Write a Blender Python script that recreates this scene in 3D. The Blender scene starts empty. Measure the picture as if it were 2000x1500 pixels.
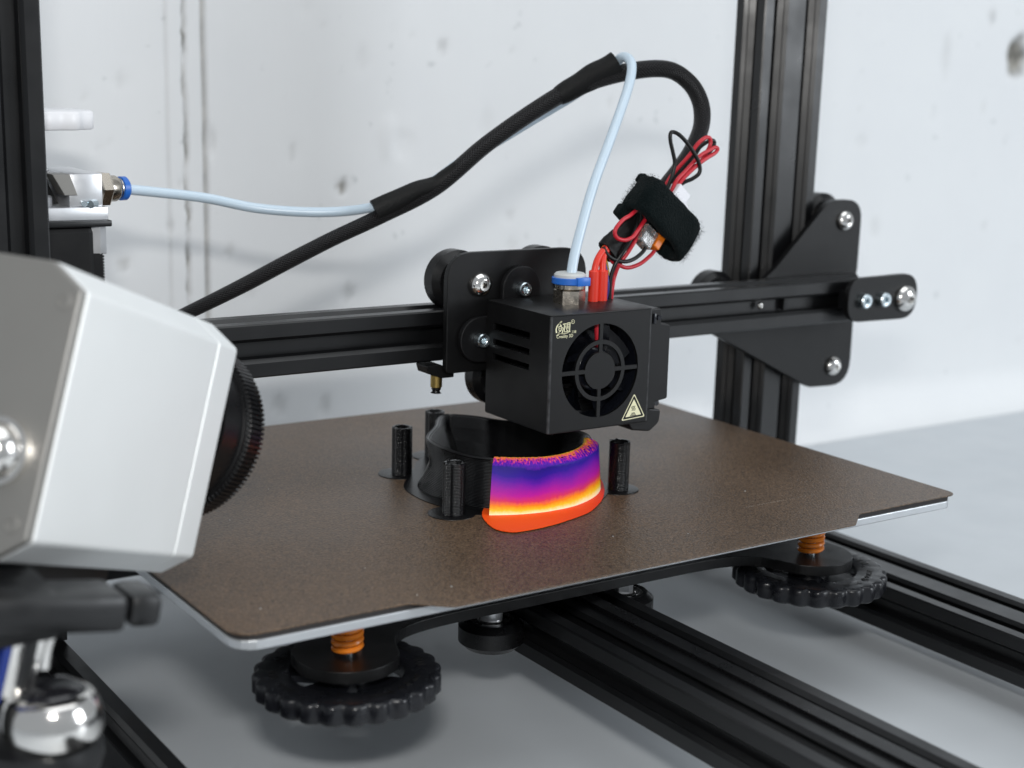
import bpy, bmesh, math, random
from mathutils import Vector, Matrix, noise
R = math.radians
PI = math.pi
rnd = random.Random(7)
TZ = 83.0            # the bed surface is 83 mm above the table; build coordinates are mm with z = 0 on the bed
sc = bpy.context.scene
COL = sc.collection

def mm(p):
    return Vector((p[0] * .001, p[1] * .001, (p[2] + TZ) * .001))

# ------------------------------------------------------------------ camera, world, lights, exposure
cam = bpy.data.cameras.new('camera')
cam_o = bpy.data.objects.new('camera', cam); COL.objects.link(cam_o)
cam_o.location = mm((-158.4, -370.8, 158.3))
cam_o.rotation_euler = (R(76.843), R(-1.6), R(-34.038))
cam.sensor_width = 36; cam.sensor_fit = 'HORIZONTAL'
cam.lens = 51.96; cam.shift_x = -0.00568; cam.shift_y = 0.03541
cam.clip_start = .02; cam.clip_end = 50
cam.dof.use_dof = True; cam.dof.focus_distance = .545; cam.dof.aperture_fstop = 10.5
sc.camera = cam_o

world = bpy.data.worlds.new('World'); sc.world = world; world.use_nodes = True
bg = world.node_tree.nodes['Background']
bg.inputs[0].default_value = (.88, .94, 1.0, 1); bg.inputs[1].default_value = .40

def area(name, loc, target, sx, sy, power, col):
    l = bpy.data.lights.new(name, 'AREA'); l.shape = 'RECTANGLE'; l.size = sx; l.size_y = sy
    l.energy = power; l.color = col
    o = bpy.data.objects.new(name, l); COL.objects.link(o); o.location = loc
    o.rotation_euler = (Vector(target) - Vector(loc)).to_track_quat('-Z', 'Y').to_euler()
    return o
area('flash', mm((-158, -372, 246)), mm((190, 90, 20)), .055, .022, 1.5, (1, .985, .96))
area('overhead_fill', (.35, -.35, 2.1), (.25, .2, 0), 2.0, 1.6, 16.5, (.95, .98, 1))  # added soft fill from above, lights table and wall evenly
area('window_light', (1.95, -1.75, .75), (.25, .15, .1), .85, 1.25, 28.0, (.9, .95, 1))

sc.render.engine = 'CYCLES'
sc.cycles.use_denoising = True
sc.cycles.max_bounces = 8
sc.view_settings.view_transform = 'Standard'; sc.view_settings.look = 'None'
sc.view_settings.gamma = 1; sc.view_settings.exposure = 0

# ------------------------------------------------------------------ materials
MATS = {}
def material(name, base, rough=.5, metal=0., spec=.5, bump=None, var=None, coat=0., trans=0., sss=0., sheen=0., rvar=None):
    m = bpy.data.materials.new(name); m.use_nodes = True
    nt = m.node_tree; N = nt.nodes; Lk = nt.links; b = N['Principled BSDF']
    b.inputs['Base Color'].default_value = (*base, 1); b.inputs['Roughness'].default_value = rough
    b.inputs['Metallic'].default_value = metal; b.inputs['Specular IOR Level'].default_value = spec
    b.inputs['Coat Weight'].default_value = coat; b.inputs['Transmission Weight'].default_value = trans
    if sss:
        b.inputs['Subsurface Weight'].default_value = sss; b.inputs['Subsurface Radius'].default_value = (.002, .002, .002)
    b.inputs['Sheen Weight'].default_value = sheen
    tc = N.new('ShaderNodeTexCoord')
    if var:      # (scale, amount): mottled colour of the material itself
        n = N.new('ShaderNodeTexNoise'); n.inputs['Scale'].default_value = var[0]; n.inputs['Detail'].default_value = 6
        Lk.new(tc.outputs['Object'], n.inputs['Vector'])
        r = N.new('ShaderNodeMapRange'); r.inputs[1].default_value = .3; r.inputs[2].default_value = .7
        r.inputs[3].default_value = 1 - var[1]; r.inputs[4].default_value = 1 + var[1]
        Lk.new(n.outputs['Fac'], r.inputs[0])
        x = N.new('ShaderNodeVectorMath'); x.operation = 'SCALE'; x.inputs[0].default_value = base
        Lk.new(r.outputs[0], x.inputs['Scale']); Lk.new(x.outputs[0], b.inputs['Base Color'])
    if rvar:     # (scale, amount): smudges
        n = N.new('ShaderNodeTexNoise'); n.inputs['Scale'].default_value = rvar[0]; n.inputs['Detail'].default_value = 5
        Lk.new(tc.outputs['Object'], n.inputs['Vector'])
        r = N.new('ShaderNodeMapRange'); r.inputs[1].default_value = .3; r.inputs[2].default_value = .7
        r.inputs[3].default_value = rough - rvar[1]; r.inputs[4].default_value = rough + rvar[1]
        Lk.new(n.outputs['Fac'], r.inputs[0]); Lk.new(r.outputs[0], b.inputs['Roughness'])
    if bump:     # (scale, strength, distance)
        n = N.new('ShaderNodeTexNoise'); n.inputs['Scale'].default_value = bump[0]; n.inputs['Detail'].default_value = 4
        Lk.new(tc.outputs['Object'], n.inputs['Vector'])
        bp = N.new('ShaderNodeBump'); bp.inputs['Strength'].default_value = bump[1]; bp.inputs['Distance'].default_value = bump[2]
        Lk.new(n.outputs['Fac'], bp.inputs['Height']); Lk.new(bp.outputs[0], b.inputs['Normal'])
    MATS[name] = m
    return m

M_anod = material('black_anodised', (.005, .0052, .0058), .33, spec=.46, bump=(4000, .06, .0002), rvar=(60, .06))
M_powder = material('black_powder_coat', (.0045, .0045, .0048), .40, spec=.32, bump=(3200, .22, .0002), rvar=(120, .05))
M_rubber = material('black_wheel_plastic', (.005, .005, .0055), .30, spec=.3, rvar=(150, .06))
M_knob = material('moulded_black_plastic', (.007, .0075, .010), .33, spec=.42, rvar=(220, .1), bump=(900, .06, .0003))
M_scratch = material('pale_scratch', (.26, .23, .20), .6)
M_worn = material('worn_powder_coat_edge', (.035, .036, .038), .4, spec=.4, var=(260, .7))
M_plastic = material('black_plastic', (.006, .006, .0066), .42, spec=.32, bump=(2600, .12, .0002), rvar=(120, .06))
M_gloss = material('glossy_black_plastic', (.007, .008, .012), .2, spec=.5, rvar=(150, .06))
M_edge = material('dark_cut_edge', (.03, .03, .032), .6, bump=(2500, .5, .0004))
M_chrome = material('chromed_steel', (.82, .80, .77), .13, 1., rvar=(300, .05))
M_zinc = material('zinc_plated_steel', (.62, .70, .74), .28, 1., rvar=(600, .08))
M_nickel = material('nickel_brass', (.55, .50, .43), .24, 1., rvar=(400, .07))
M_brass = material('brass', (.42, .30, .10), .38, 1., rvar=(500, .08))
M_alu = material('bare_aluminium', (.54, .56, .58), .42, .75, bump=(1800, .12, .0002), rvar=(200, .08))
M_alublock = material('satin_aluminium', (.72, .73, .75), .36, .8, bump=(2600, .08, .0002), rvar=(200, .05))
M_camalu = material('bead_blasted_aluminium', (.78, .80, .80), .5, .35, bump=(2400, .05, .0002), var=(30, .02))
M_camrear = material('camera_end_cap_metal', (.30, .292, .275), .42, .7, bump=(2400, .05, .0002), var=(40, .03))
M_magnet = material('magnetic_sheet', (.02, .018, .018), .7)
M_orange = material('orange_spring_enamel', (.72, .20, .015), .25, spec=.5)
M_ptfe = material('ptfe_tube', (.58, .69, .78), .28, spec=.5, sss=.5)
M_white = material('white_plastic', (.83, .83, .85), .4, sss=.15)
M_milky = material('milky_nylon', (.72, .72, .76), .35, sss=.4)
M_blue = material('blue_plastic', (.02, .14, .55), .32)
M_greyp = material('light_grey_plastic', (.55, .56, .55), .4)
M_redw = material('red_wire', (.50, .012, .025), .38)
M_blackw = material('black_wire', (.006, .006, .006), .33, spec=.35)
M_bluew = material('blue_wire', (.03, .03, .22), .38)
M_yellw = material('yellow_wire', (.6, .42, .03), .38)
M_redr = material('red_silicone', (.72, .035, .015), .42, sss=.2)
M_tape = material('black_tape', (.005, .005, .005), .5, spec=.22, bump=(900, .35, .0006))
M_velcro = material('dark_green_black_fabric', (.004, .0075, .008), .95, spec=.05, sheen=.04, bump=(1500, .9, .0012))
M_fuzz = material('fabric_fibres', (.006, .011, .012), .9, spec=.05)
M_clear = material('clear_plastic', (.85, .85, .86), .12, trans=.85)
M_amber = material('amber_lever', (.75, .18, .01), .3, sss=.2)
M_print = material('black_print_plastic', (.0035, .0035, .004), .15, spec=.45)
M_print_in = material('black_print_matte', (.004, .004, .0045), .30, spec=.35)
M_logo = material('pale_gold_print', (.80, .78, .52), .55)
M_tripodblue = material('blue_enamel', (.012, .03, .19), .25)
M_trip = material('black_tripod_plastic', (.006, .0063, .007), .36, rvar=(100, .08))
M_glass = material('dark_lens_glass', (.01, .01, .012), .05, coat=.5)

def layer_lines(m, scale, strength):
    nt = m.node_tree; N = nt.nodes; Lk = nt.links; b = N['Principled BSDF']
    tc = N.new('ShaderNodeTexCoord'); w = N.new('ShaderNodeTexWave'); w.bands_direction = 'Z'
    w.inputs['Scale'].default_value = scale; w.inputs['Distortion'].default_value = .6; w.inputs['Detail'].default_value = 2
    w.inputs['Detail Scale'].default_value = 3
    Lk.new(tc.outputs['Object'], w.inputs['Vector'])
    bp = N.new('ShaderNodeBump'); bp.inputs['Strength'].default_value = strength; bp.inputs['Distance'].default_value = .0003
    Lk.new(w.outputs['Fac'], bp.inputs['Height']); Lk.new(bp.outputs[0], b.inputs['Normal'])
layer_lines(M_print, 560, .85)
layer_lines(M_print_in, 560, .5)

def bed_material():
    m = material('brown_powder_coated_sheet', (.105, .072, .052), .42, spec=.55)
    nt = m.node_tree; N = nt.nodes; Lk = nt.links; b = N['Principled BSDF']; tc = N.new('ShaderNodeTexCoord')
    n = N.new('ShaderNodeTexNoise'); n.inputs['Scale'].default_value = 1500; n.inputs['Detail'].default_value = 3
    n2 = N.new('ShaderNodeTexNoise'); n2.inputs['Scale'].default_value = 14; n2.inputs['Detail'].default_value = 5
    v = N.new('ShaderNodeTexVoronoi'); v.inputs['Scale'].default_value = 1100
    for t in (n, n2, v): Lk.new(tc.outputs['Object'], t.inputs['Vector'])
    cr = N.new('ShaderNodeValToRGB'); e = cr.color_ramp.elements
    e[0].position = .30; e[0].color = (.020, .012, .007, 1); e[1].position = .74; e[1].color = (.18, .114, .067, 1)
    Lk.new(n.outputs['Fac'], cr.inputs[0])
    mx = N.new('ShaderNodeMix'); mx.data_type = 'RGBA'; mx.blend_type = 'MULTIPLY'; mx.inputs[0].default_value = 1
    r2 = N.new('ShaderNodeMapRange'); r2.inputs[1].default_value = .3; r2.inputs[2].default_value = .7; r2.inputs[3].default_value = .82; r2.inputs[4].default_value = 1.15
    Lk.new(n2.outputs['Fac'], r2.inputs[0]); Lk.new(cr.outputs[0], mx.inputs[6]); Lk.new(r2.outputs[0], mx.inputs[7])
    Lk.new(mx.outputs[2], b.inputs['Base Color'])
    bp = N.new('ShaderNodeBump'); bp.inputs['Strength'].default_value = .38; bp.inputs['Distance'].default_value = .0003
    ad = N.new('ShaderNodeMath'); ad.operation = 'ADD'; Lk.new(v.outputs['Distance'], ad.inputs[0]); Lk.new(n.outputs['Fac'], ad.inputs[1])
    Lk.new(ad.outputs[0], bp.inputs['Height']); Lk.new(bp.outputs[0], b.inputs['Normal'])
    r3 = N.new('ShaderNodeMapRange'); r3.inputs[1].default_value = .3; r3.inputs[2].default_value = .7; r3.inputs[3].default_value = .35; r3.inputs[4].default_value = .46
    Lk.new(n2.outputs['Fac'], r3.inputs[0]); Lk.new(r3.outputs[0], b.inputs['Roughness'])
    return m
M_bed = bed_material()

def sleeve_material():
    m = material('black_braided_sleeve', (.014, .012, .013), .36, spec=.34)
    nt = m.node_tree; N = nt.nodes; Lk = nt.links; b = N['Principled BSDF']; tc = N.new('ShaderNodeTexCoord')
    sep = N.new('ShaderNodeSeparateXYZ'); Lk.new(tc.outputs['UV'], sep.inputs[0])
    def math_(op, a, bb):
        x = N.new('ShaderNodeMath'); x.operation = op
        for i, q in enumerate((a, bb)):
            if isinstance(q, (int, float)): x.inputs[i].default_value = q
            elif q is not None: Lk.new(q, x.inputs[i])
        return x.outputs[0]
    # u runs 0..1 round the tube, v is mm / 10 along it
    u = math_('MULTIPLY', sep.outputs[0], 16.); v = math_('MULTIPLY', sep.outputs[1], 7.5)
    s1 = math_('SINE', math_('MULTIPLY', math_('ADD', u, v), 2 * PI), None)
    s2 = math_('SINE', math_('MULTIPLY', math_('SUBTRACT', u, v), 2 * PI), None)
    h = math_('MAXIMUM', s1, s2)
    cr = N.new('ShaderNodeValToRGB'); e = cr.color_ramp.elements
    e[0].position = .25; e[0].color = (.004, .003, .004, 1); e[1].position = .9; e[1].color = (.013, .012, .0125, 1)
    Lk.new(math_('MULTIPLY_ADD', h, .5), cr.inputs[0])
    Lk.new(cr.outputs[0], b.inputs['Base Color'])
    bp = N.new('ShaderNodeBump'); bp.inputs['Strength'].default_value = .8; bp.inputs['Distance'].default_value = .0006
    Lk.new(h, bp.inputs['Height']); Lk.new(bp.outputs[0], b.inputs['Normal'])
    return m
M_sleeve = sleeve_material()

def thermal_material(name, brim=False):
    m = material(name, (.8, .1, .1), .55, spec=.25)
    nt = m.node_tree; N = nt.nodes; Lk = nt.links; b = N['Principled BSDF']; tc = N.new('ShaderNodeTexCoord')
    n = N.new('ShaderNodeTexNoise'); n.inputs['Scale'].default_value = 800; n.inputs['Detail'].default_value = 3
    Lk.new(tc.outputs['Object'], n.inputs['Vector'])
    cr = N.new('ShaderNodeValToRGB'); el = cr.color_ramp.elements
    if brim:
        sep = N.new('ShaderNodeSeparateXYZ'); Lk.new(tc.outputs['Object'], sep.inputs[0])
        mr = N.new('ShaderNodeMapRange'); mr.inputs[1].default_value = -.02; mr.inputs[2].default_value = .036
        Lk.new(sep.outputs[0], mr.inputs[0])
        cr.color_ramp.elements[0].color = (.90, .085, .004, 1); cr.color_ramp.elements[1].color = (.70, .012, .012, 1)
        Lk.new(mr.outputs[0], cr.inputs[0])
    else:
        at = N.new('ShaderNodeAttribute'); at.attribute_name = 'warmth_level'     # 0 at the foot of the wall .. 1 at the rim
        ad = N.new('ShaderNodeMath'); ad.operation = 'MULTIPLY_ADD'
        mr = N.new('ShaderNodeMapRange'); mr.inputs[3].default_value = -.03; mr.inputs[4].default_value = .03
        Lk.new(n.outputs['Fac'], mr.inputs[0])
        ad.operation = 'ADD'; Lk.new(at.outputs['Fac'], ad.inputs[0]); Lk.new(mr.outputs[0], ad.inputs[1])
        stops = [(0, (.95, .93, .78)), (.035, (1, .92, .45)), (.09, (.98, .62, .02)), (.17, (.93, .24, .004)), (.25, (.66, .03, .12)), (.36, (.46, .004, .33)),
                 (.47, (.27, .004, .37)), (.58, (.11, .002, .38)), (.68, (.024, .001, .30)), (.80, (.012, .001, .22)), (.86, (.10, .003, .38)), (.89, (.55, .02, .25)),
                 (.915, (.93, .22, .008)), (.94, (.75, .05, .12)), (.96, (.98, .42, .006)), (1, (1, .72, .05))]
        el[0].position = 0; el[0].color = (*stops[0][1], 1); el[1].position = 1; el[1].color = (*stops[-1][1], 1)
        for p, c in stops[1:-1]:
            q = el.new(p); q.color = (*c, 1)
        Lk.new(ad.outputs[0], cr.inputs[0])
    Lk.new(cr.outputs[0], b.inputs['Base Color'])
    return m
M_therm = thermal_material('false_colour_plastic')
M_thermbrim = thermal_material('false_colour_brim', True)

def wall_material():
    m = material('white_painted_concrete', (.8, .81, .82), .6, spec=.3)
    nt = m.node_tree; N = nt.nodes; Lk = nt.links; b = N['Principled BSDF']; tc = N.new('ShaderNodeTexCoord')
    mp = N.new('ShaderNodeMapping'); mp.inputs['Scale'].default_value = (1, 1, .12)
    Lk.new(tc.outputs['Object'], mp.inputs['Vector'])
    st = N.new('ShaderNodeTexNoise'); st.inputs['Scale'].default_value = 130; st.inputs['Detail'].default_value = 6   # board grain
    Lk.new(mp.outputs[0], st.inputs['Vector'])
    bl = N.new('ShaderNodeTexNoise'); bl.inputs['Scale'].default_value = 11; bl.inputs['Detail'].default_value = 7; bl.inputs['Roughness'].default_value = .6
    Lk.new(tc.outputs['Object'], bl.inputs['Vector'])
    sp = N.new('ShaderNodeTexNoise'); sp.inputs['Scale'].default_value = 95; sp.inputs['Detail'].default_value = 2
    Lk.new(tc.outputs['Object'], sp.inputs['Vector'])
    cr = N.new('ShaderNodeValToRGB'); e = cr.color_ramp.elements
    e[0].position = .25; e[0].color = (.80, .81, .82, 1); e[1].position = .62; e[1].color = (.83, .84, .845, 1)
    Lk.new(bl.outputs['Fac'], cr.inputs[0])
    c2 = N.new('ShaderNodeValToRGB'); e = c2.color_ramp.elements
    e[0].position = .20; e[0].color = (.72, .73, .73, 1); e[1].position = .29; e[1].color = (1, 1, 1, 1)
    Lk.new(sp.outputs['Fac'], c2.inputs[0])
    mx = N.new('ShaderNodeMix'); mx.data_type = 'RGBA'; mx.blend_type = 'MULTIPLY'; mx.inputs[0].default_value = .8
    Lk.new(cr.outputs[0], mx.inputs[6]); Lk.new(c2.outputs[0], mx.inputs[7])
    at = N.new('ShaderNodeAttribute'); at.attribute_name = 'bare_and_shade'         # bare concrete in the chips and pinholes, painted shade in the board joint
    mx2 = N.new('ShaderNodeMix'); mx2.data_type = 'RGBA'
    cc = N.new('ShaderNodeValToRGB'); e = cc.color_ramp.elements; e[0].color = (.10, .095, .08, 1); e[1].color = (.36, .34, .30, 1); e[0].position = .35; e[1].position = .65
    Lk.new(sp.outputs['Fac'], cc.inputs[0])
    Lk.new(at.outputs['Fac'], mx2.inputs[0]); Lk.new(mx.outputs[2], mx2.inputs[6]); Lk.new(cc.outputs[0], mx2.inputs[7])
    Lk.new(mx2.outputs[2], b.inputs['Base Color'])
    ad = N.new('ShaderNodeMath'); ad.operation = 'MULTIPLY_ADD'; ad.inputs[1].default_value = .6
    Lk.new(st.outputs['Fac'], ad.inputs[0]); Lk.new(bl.outputs['Fac'], ad.inputs[2])
    bp = N.new('ShaderNodeBump'); bp.inputs['Strength'].default_value = .13; bp.inputs['Distance'].default_value = .002
    Lk.new(ad.outputs[0], bp.inputs['Height']); Lk.new(bp.outputs[0], b.inputs['Normal'])
    return m
M_wall = wall_material()
M_table = material('pale_grey_laminate', (.585, .615, .64), .40, spec=.3, var=(26, .022), bump=(1400, .08, .0002), rvar=(30, .10))

# ------------------------------------------------------------------ object helpers
ORG = {}     # world origin (mm, build coordinates) of every object made here
def finish(me, mat, smooth=True, angle=35):
    me.materials.append(mat)
    if smooth:
        for p in me.polygons: p.use_smooth = True
        me.set_sharp_from_angle(angle=R(angle))

def obj(name, bm, mat, parent=None, smooth=True, angle=35, at=None, normals=True):
    """one mesh object from a bmesh in build millimetres; origin at its box centre, or at 'at'"""
    if normals: bmesh.ops.recalc_face_normals(bm, faces=bm.faces)
    if at is None:
        lo = [min(v.co[i] for v in bm.verts) for i in range(3)]; hi = [max(v.co[i] for v in bm.verts) for i in range(3)]
        at = tuple((lo[i] + hi[i]) / 2 for i in range(3))
    for v in bm.verts: v.co = (v.co - Vector(at)) * .001
    me = bpy.data.meshes.new(name); bm.to_mesh(me); bm.free()
    finish(me, mat, smooth, angle)
    return place(name, me, at, parent)

def place(name, me, at, parent=None):
    o = bpy.data.objects.new(name, me); COL.objects.link(o)
    ORG[o] = tuple(at)
    if parent is not None:
        o.parent = parent; q = ORG[parent]
        o.location = ((at[0] - q[0]) * .001, (at[1] - q[1]) * .001, (at[2] - q[2]) * .001)
    else:
        o.location = mm(at)
    return o

def thing(name, label, cat, at, group=None):
    o = bpy.data.objects.new(name, None); COL.objects.link(o); o.empty_display_size = .02
    o.location = mm(at); ORG[o] = tuple(at)
    return tag(o, label, cat, group)

def tag(o, label, cat, group=None):
    o['label'] = label; o['category'] = cat
    if group: o['group'] = group
    return o

def NB(): return bmesh.new()

# ------------------------------------------------------------------ shape helpers (all in mm)
def box(bm, x0, x1, y0, y1, z0, z1, bev=0., seg=2):
    b2 = bmesh.new()
    bmesh.ops.create_cube(b2, size=1)
    for v in b2.verts:
        v.co = Vector(((x0 + x1) / 2 + v.co.x * (x1 - x0), (y0 + y1) / 2 + v.co.y * (y1 - y0), (z0 + z1) / 2 + v.co.z * (z1 - z0)))
    if bev: bmesh.ops.bevel(b2, geom=b2.edges[:], offset=bev, segments=seg, affect='EDGES', profile=.5)
    join(bm, b2)

def join(bm, b2):
    uvs = b2.loops.layers.uv.active
    uvd = bm.loops.layers.uv.verify() if uvs else None
    mp = {v: bm.verts.new(v.co) for v in b2.verts}
    for f in b2.faces:
        try: g = bm.faces.new([mp[v] for v in f.verts])
        except ValueError: continue
        if uvs:
            for l, k in zip(g.loops, f.loops): l[uvd].uv = k[uvs].uv
    b2.free()

def frame(d):
    d = Vector(d).normalized()
    a = Vector((0, 0, 1)) if abs(d.z) < .9 else Vector((1, 0, 0))
    x = a.cross(d).normalized(); y = d.cross(x)
    return x, y, d

def lathe(bm, org, axis, prof, n=32, mod=None, cap=True):
    """prof: list of (radius, height along axis); mod(theta, i) scales the radius"""
    x, y, d = frame(axis); o = Vector(org); rings = []
    for i, (r, h) in enumerate(prof):
        ring = []
        for k in range(n):
            t = 2 * PI * k / n; s = mod(t, i) if mod else 1
            ring.append(bm.verts.new(o + d * h + (x * math.cos(t) + y * math.sin(t)) * r * s))
        rings.append(ring)
    for a, b in zip(rings, rings[1:]):
        for k in range(n): bm.faces.new((a[k], a[(k + 1) % n], b[(k + 1) % n], b[k]))
    if cap:
        bm.faces.new(rings[0][::-1]); bm.faces.new(rings[-1])
    return rings

def cyl(bm, p0, p1, r, n=24, r2=None, ch=0.):
    p0 = Vector(p0); d = Vector(p1) - p0; h = d.length; r2 = r if r2 is None else r2
    if ch: prof = [(r - ch, 0), (r, ch), (r2, h - ch), (r2 - ch, h)]
    else: prof = [(r, 0), (r2, h)]
    lathe(bm, p0, d, prof, n)

def hexmod(t, i): return math.cos(PI / 6) / math.cos((t % (PI / 3)) - PI / 6)

def dome_bolt(bm, org, axis, r, h, sock):
    """button head screw with a hexagon socket"""
    prof = [(r * .97, 0), (r, h * .12)]
    for k in range(1, 7):
        a = k / 7 * PI / 2; prof.append((r * math.cos(a) * .98 + .02 * r, h * (.12 + .88 * math.sin(a))))
    prof += [(sock * 1.12, h * .995), (sock, h * .93), (sock * .96, h * .35), (sock * .4, h * .28)]
    lathe(bm, org, axis, prof, 36, lambda t, i: hexmod(t, i) if i >= 9 else 1)

def socket_screw(bm, org, axis, r, h, sock):
    prof = [(r, 0), (r, h * .85), (r * .88, h), (sock * 1.15, h), (sock, h * .92), (sock * .95, h * .35), (sock * .4, h * .3)]
    lathe(bm, org, axis, prof, 36, lambda t, i: hexmod(t, i) if i >= 4 else 1)

def prism(bm, pts, fn, h0, h1, bev=0.):
    """extrude a closed 2-D outline; fn(a, b, h) gives the point"""
    b2 = bmesh.new()
    A = [b2.verts.new(fn(a, b, h0)) for a, b in pts]; B = [b2.verts.new(fn(a, b, h1)) for a, b in pts]
    n = len(pts)
    f1 = b2.faces.new(A[::-1]); f2 = b2.faces.new(B)
    for k in range(n): b2.faces.new((A[k], A[(k + 1) % n], B[(k + 1) % n], B[k]))
    bmesh.ops.recalc_face_normals(b2, faces=b2.faces)
    if bev:
        ed = [e for e in b2.edges if any(f in (f1, f2) for f in e.link_faces)]
        bmesh.ops.bevel(b2, geom=ed, offset=bev, segments=2, affect='EDGES', profile=.5)
    big = [f for f in b2.faces if len(f.verts) > 4]
    bmesh.ops.triangulate(b2, faces=big)
    join(bm, b2)
XZ = lambda a, b, h: Vector((a, h, b))
XY = lambda a, b, h: Vector((a, b, h))
YZ = lambda a, b, h: Vector((h, a, b))

def rounded(pts, rad, seg=6):
    """round the corners of a polygon; rad is one number or one per corner"""
    out = []; n = len(pts)
    for i in range(n):
        p = Vector(pts[i]); a = Vector(pts[i - 1]) - p; b = Vector(pts[(i + 1) % n]) - p
        r = rad[i] if isinstance(rad, (list, tuple)) else rad
        if r <= 0: out.append(tuple(p)); continue
        ang = a.angle(b); d = min(r / math.tan(ang / 2), a.length * .48, b.length * .48)
        p0 = p + a.normalized() * d; p1 = p + b.normalized() * d
        for k in range(seg + 1):
            t = k / seg
            out.append(tuple(p0 * (1 - t) ** 2 + p * 2 * t * (1 - t) + p1 * t * t))
    return out

def spline(pts, per=8, closed=False):
    P = [Vector(p) for p in pts]; n = len(P); out = []
    m = n if closed else n - 1
    for i in range(m):
        if closed: a, b, c, d = P[(i - 1) % n], P[i], P[(i + 1) % n], P[(i + 2) % n]
        else: a, b, c, d = P[max(i - 1, 0)], P[i], P[i + 1], P[min(i + 2, n - 1)]
        for k in range(per):
            t = k / per
            out.append(.5 * ((2 * b) + (c - a) * t + (2 * a - 5 * b + 4 * c - d) * t * t + (3 * b - a - 3 * c + d) * t ** 3))
    if not closed: out.append(P[-1].copy())
    return out

def tube(bm, pts, r, n=12, flat=None, cap=True):
    """round tube along points (Vectors); r number or function of 0..1; flat(s) -> (ra, rb, direction) makes it elliptical"""
    uv = bm.loops.layers.uv.verify()
    m = len(pts); rings = []; L = [0.]
    for i in range(1, m): L.append(L[-1] + (pts[i] - pts[i - 1]).length)
    nx = None
    for i, p in enumerate(pts):
        d = (pts[min(i + 1, m - 1)] - pts[max(i - 1, 0)]).normalized()
        if nx is None: nx = frame(d)[0]
        nx = (nx - d * nx.dot(d)).normalized(); ny = d.cross(nx)
        s = L[i] / max(L[-1], 1e-6); ra = r(s) if callable(r) else r; rb = ra; ax, ay = nx, ny
        if flat:
            ra, rb, dr = flat(s); dr = Vector(dr); ax = (dr - d * dr.dot(d)).normalized(); ay = d.cross(ax)
        rings.append([bm.verts.new(p + ax * ra * math.cos(2 * PI * k / n) + ay * rb * math.sin(2 * PI * k / n)) for k in range(n)])
    for i in range(m - 1):
        a, b = rings[i], rings[i + 1]
        for k in range(n):
            f = bm.faces.new((a[k], a[(k + 1) % n], b[(k + 1) % n], b[k]))
            for l, (uu, vv) in zip(f.loops, ((k / n, L[i]), ((k + 1) / n, L[i]), ((k + 1) / n, L[i + 1]), (k / n, L[i + 1]))): l[uv].uv = (uu, vv * .1)
    if cap:
        bm.faces.new(rings[0][::-1]); bm.faces.new(rings[-1])

def vslot(w, h):
    """cross-section of a V-slot extrusion, w x h, centred on 0, 0"""
    out = []
    def side(length, tr):
        cs = [0] if length == 20 else [-10, 10]
        q = [(-length / 2 + .6, 0)]
        for c in cs:
            q += [(c - 4.6, 0), (c - 3.2, 1.5), (c - 3.2, 2.0), (c - 5.4, 2.0), (c - 5.4, 3.3), (c - 2.9, 5.9), (c + 2.9, 5.9),
                  (c + 5.4, 3.3), (c + 5.4, 2.0), (c + 3.2, 2.0), (c + 3.2, 1.5), (c + 4.6, 0)]
        q += [(length / 2 - .6, 0)]
        if length == 40: q = [p for p in q]
        return [tr(a, b) for a, b in q]
    out += side(w, lambda a, b: (a, -h / 2 + b))
    out += side(h, lambda a, b: (w / 2 - b, a))
    out += side(w, lambda a, b: (-a, h / 2 - b))
    out += side(h, lambda a, b: (-w / 2 + b, -a))
    return out

def vwheel(name, parent, at, axis, r=12., w=10.2):
    """V-groove roller with bearing"""
    bm = NB()
    prof = [(5, 0), (r - 2.6, 0), (r - 2.2, .4), (r, 2.4), (r, w - 2.4), (r - 2.2, w - .4), (r - 2.6, w), (8.2, w), (8.0, w - .7), (5, w - .7)]
    x, y, d = frame(axis); o = Vector(at) - d * (w / 2)
    lathe(bm, o, axis, prof, 48)
    wh = obj(name, bm, M_rubber, parent, at=at)
    bm = NB()
    for s in (-1, 1):
        lathe(bm, Vector(at) + d * s * (w / 2 - .4), d * s, [(7.9, 0), (7.9, .15), (7.0, .3), (6.6, .05), (5.2, .05), (4.8, .5), (2.7, .5)], 32)
    obj('bearing', bm, M_chrome, wh)
    return wh

def plate_with_hole(bm, x0, x1, z0, z1, cx, cz, r, y0, y1, n=64, rc=1.2):
    """rectangular plate in the XZ plane with one round opening"""
    rc_pts = []
    for k in range(n):
        t = 2 * PI * k / n; dx, dz = math.cos(t), math.sin(t)
        s = min(((x1 - cx) / dx if dx > 0 else (x0 - cx) / dx) if abs(dx) > 1e-6 else 1e9, ((z1 - cz) / dz if dz > 0 else (z0 - cz) / dz) if abs(dz) > 1e-6 else 1e9)
        rc_pts.append([cx + dx * s, cz + dz * s])
    for X in (x0, x1):           # snap the nearest point to each corner
        for Zc in (z0, z1):
            k = min(range(n), key=lambda i: (rc_pts[i][0] - X) ** 2 + (rc_pts[i][1] - Zc) ** 2); rc_pts[k] = [X, Zc]
    loops = []
    for yy in (y0, y1):
        o = [bm.verts.new((a, yy, b)) for a, b in rc_pts]
        c = [bm.verts.new((cx + r * math.cos(2 * PI * k / n), yy, cz + r * math.sin(2 * PI * k / n))) for k in range(n)]
        loops.append((o, c))
        for k in range(n): bm.faces.new((o[k], o[(k + 1) % n], c[(k + 1) % n], c[k]))
    for j in (0, 1):
        for k in range(n): bm.faces.new((loops[0][j][k], loops[0][j][(k + 1) % n], loops[1][j][(k + 1) % n], loops[1][j][k]))

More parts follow.
